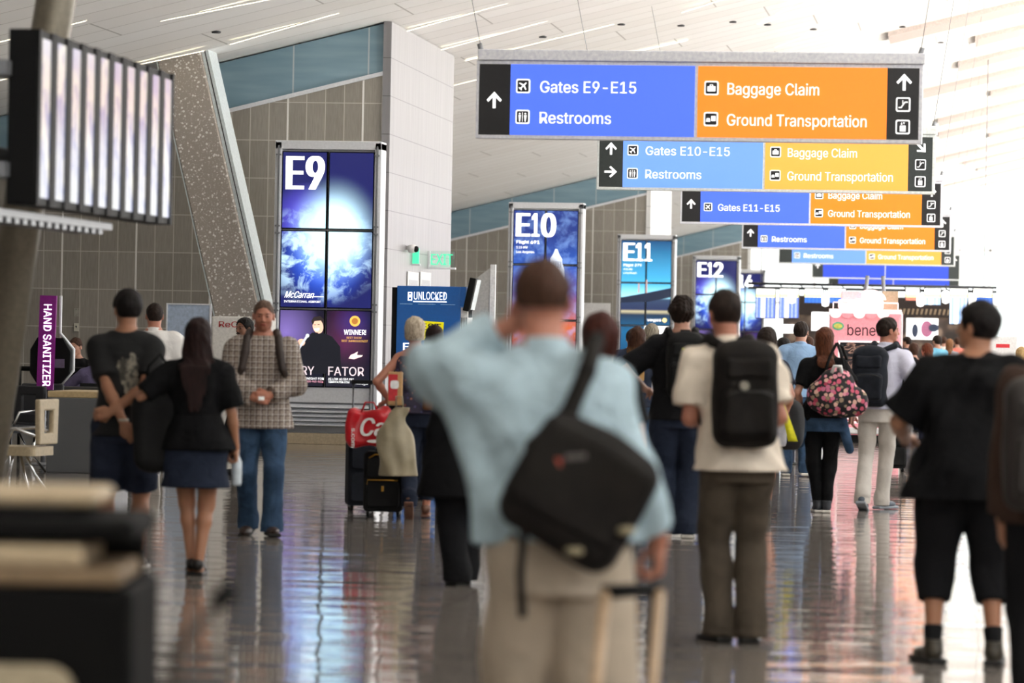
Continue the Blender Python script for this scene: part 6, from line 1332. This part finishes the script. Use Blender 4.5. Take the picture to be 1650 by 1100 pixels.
# ============ 19 far crowd
def crowd(px, D, h, label, sex, hair, mat, skin='light', rz=0., bulk=1., bot=None, hk='short', **kw):
    return person(label, G(px, D), RZ+rz, h, sex, bulk, skin=skin, hair=(hk, hair), top=dict(kind='tee', mat=mat, hem=.9, loose=.02, slen=.8), bottom=dict(kind='trousers', mat=bot or DDENIM, hem=.05, loose=.012), shoes=dict(kind='sneaker', mat=SHG), vox=.014, **kw)
crowd(1492, 60, 1.55, 'person in a coral pink top reaching left in the far crowd', 'f', 'auburn', CORAL, rz=.9, hk='midlong', bulk=1.1, hands=[HD((-.2, .4, 1.0), (-1, 0, -.5), (0, 1, 0), (0, 0, -1)), HD((.1, .4, 1.05), (1, 0, -.5), (0, 1, 0), (0, 0, -1))])
crowd(1508, 74, 1.72, 'man in a turquoise blue shirt in the far crowd', 'm', 'dark', TEAL, rz=.6)
crowd(1470, 66, 1.55, 'brown-haired person in dark clothes left of the coral top', 'f', 'brown', BTEE2, hk='bob', rz=.3)
crowd(1528, 82, 1.66, 'light brown haired person right of the turquoise shirt', 'f', 'lightbrown', GREYC, hk='midlong', rz=-.4)
crowd(1541, 95, 1.72, 'distant person in coral clothes near the shoulder of the heavy man', 'm', 'brown', CORAL, rz=.3)
crowd(1643, 52, 1.52, 'blond-haired person at the right edge of the far crowd', 'f', 'blond', PURP, hk='midlong')
crowd(1460, 84, 1.70, 'distant person with dark hair just right of the pink kiosk', 'm', 'dark', NAVY, rz=1.)
crowd(1300, 62, 1.62, 'brown-haired person beyond the light blue shirted man', 'f', 'brown', BTEE, hk='bob')
crowd(1519, 100, 1.74, 'distant person in white behind the turquoise shirt', 'm', 'brown', WCOT, rz=-.5)
# seated pair at left
def seated(px, D, h, label, **kw):
    g = G(px, D); return person(label, g, kw.pop('rz'), h, pz=.58, feet=[(-.12, .42, .09, 0, 0), (.12, .42, .09, 0, 0)], vox=.009, shoes=dict(kind='sneaker', mat=SHB), **kw)
i20 = seated(127, 49, 1.80, 'balding man in black seated at a table, chin on his hand, far left', rz=RZ+PI-.25, head=(-.1, -.15), skin='light', face=True, hair=('crop', 'brown'), lean=(.12, 0), hands=[HD((-.16, .36, .82), (-1, 0, -1), (.8, .4, .2), (0, 0, -1)), HD((.075, .17, 1.17), (1, .6, -1), (-.3, -.1, .9), (0, -1, 0), .9)], top=dict(kind='long', mat=BTEE, hem=.9, loose=.02, slen=.6), bottom=dict(kind='trousers', mat=DDENIM, hem=.05, loose=.012))
i21 = seated(152, 45.8, 1.68, 'dark-haired person in purple seated with back to the camera, far left', sex='f', rz=RZ+.15, lean=(.06, 0), skin='light', hair=('bob', 'dark'), hands=[HD((-.18, .36, .85), (-1, -.3, -.3), (.3, 1, 0), (0, 0, -1)), HD((.18, .36, .85), (1, -.3, -.3), (-.3, 1, 0), (0, 0, -1))], top=dict(kind='long', mat=PURP, hem=.9, loose=.03, sl=.02), bottom=dict(kind='trousers', mat=DDENIM, hem=.05, loose=.012))
for inf, lab in ((i20, 'dark chair under the balding man at far left'), (i21, 'dark chair under the person in purple at far left')):
    r = empty('dining_chair', inf['loc'], inf['rz'], lab, 'chair', 'cafe chairs at far left'); bx('seat', r, BLACK, -.21, .21, -.22, .2, .43, .46, bevel=.01); bx('backrest', r, BLACK, -.2, .2, -.26, -.23, .55, .88, bevel=.01)
    for sx in (-.18, .18):
        for sy in (-.22, .17): m = MB(); m.cyl((sx, sy, 0), (sx, sy if sy > 0 else -.24, .43 if sy > 0 else .85), .012, 8); m.build('leg', BLACK, r)
p = (i20['loc']+i21['loc'])/2; r = empty('cafe_table', p, 0, 'small dark cafe table between the seated pair at far left', 'table'); m = MB(); m.lathe([(.34, .70), (.35, .715), (.34, .73)], (0, 0, 0), 28); m.build('tabletop', DGREY, r); m = MB(); m.cyl((0, 0, .02), (0, 0, .7), .03); m.build('pedestal', ALUD, r); m = MB(); m.lathe([(.22, 0), (.22, .015), (.04, .03)]); m.build('base', ALUD, r)
r = empty('paper_cup', p+Vector((-.1, 0, .73)), TH, 'white and red drink cup standing on the small cafe table at far left', 'cup'); m = MB(); m.lathe([(.04, 0), (.055, .17)], (0, 0, 0), 18); m.build('cup', WHITE, r); m = MB(); m.lathe([(.043, .02), (.049, .09)], (0, 0, 0), 18); m.build('red_band', RED, r)
sd = bpy.data.lights.new('sun', 'SUN'); so = bpy.data.objects.new('sun', sd); COL.objects.link(so); sd.energy = SUN_S; sd.angle = .03; sd.color = (1, .97, .92)
so.rotation_euler = Vector((-math.cos(math.radians(70)), .12, -math.sin(math.radians(70)))).to_track_quat('-Z', 'Y').to_euler()
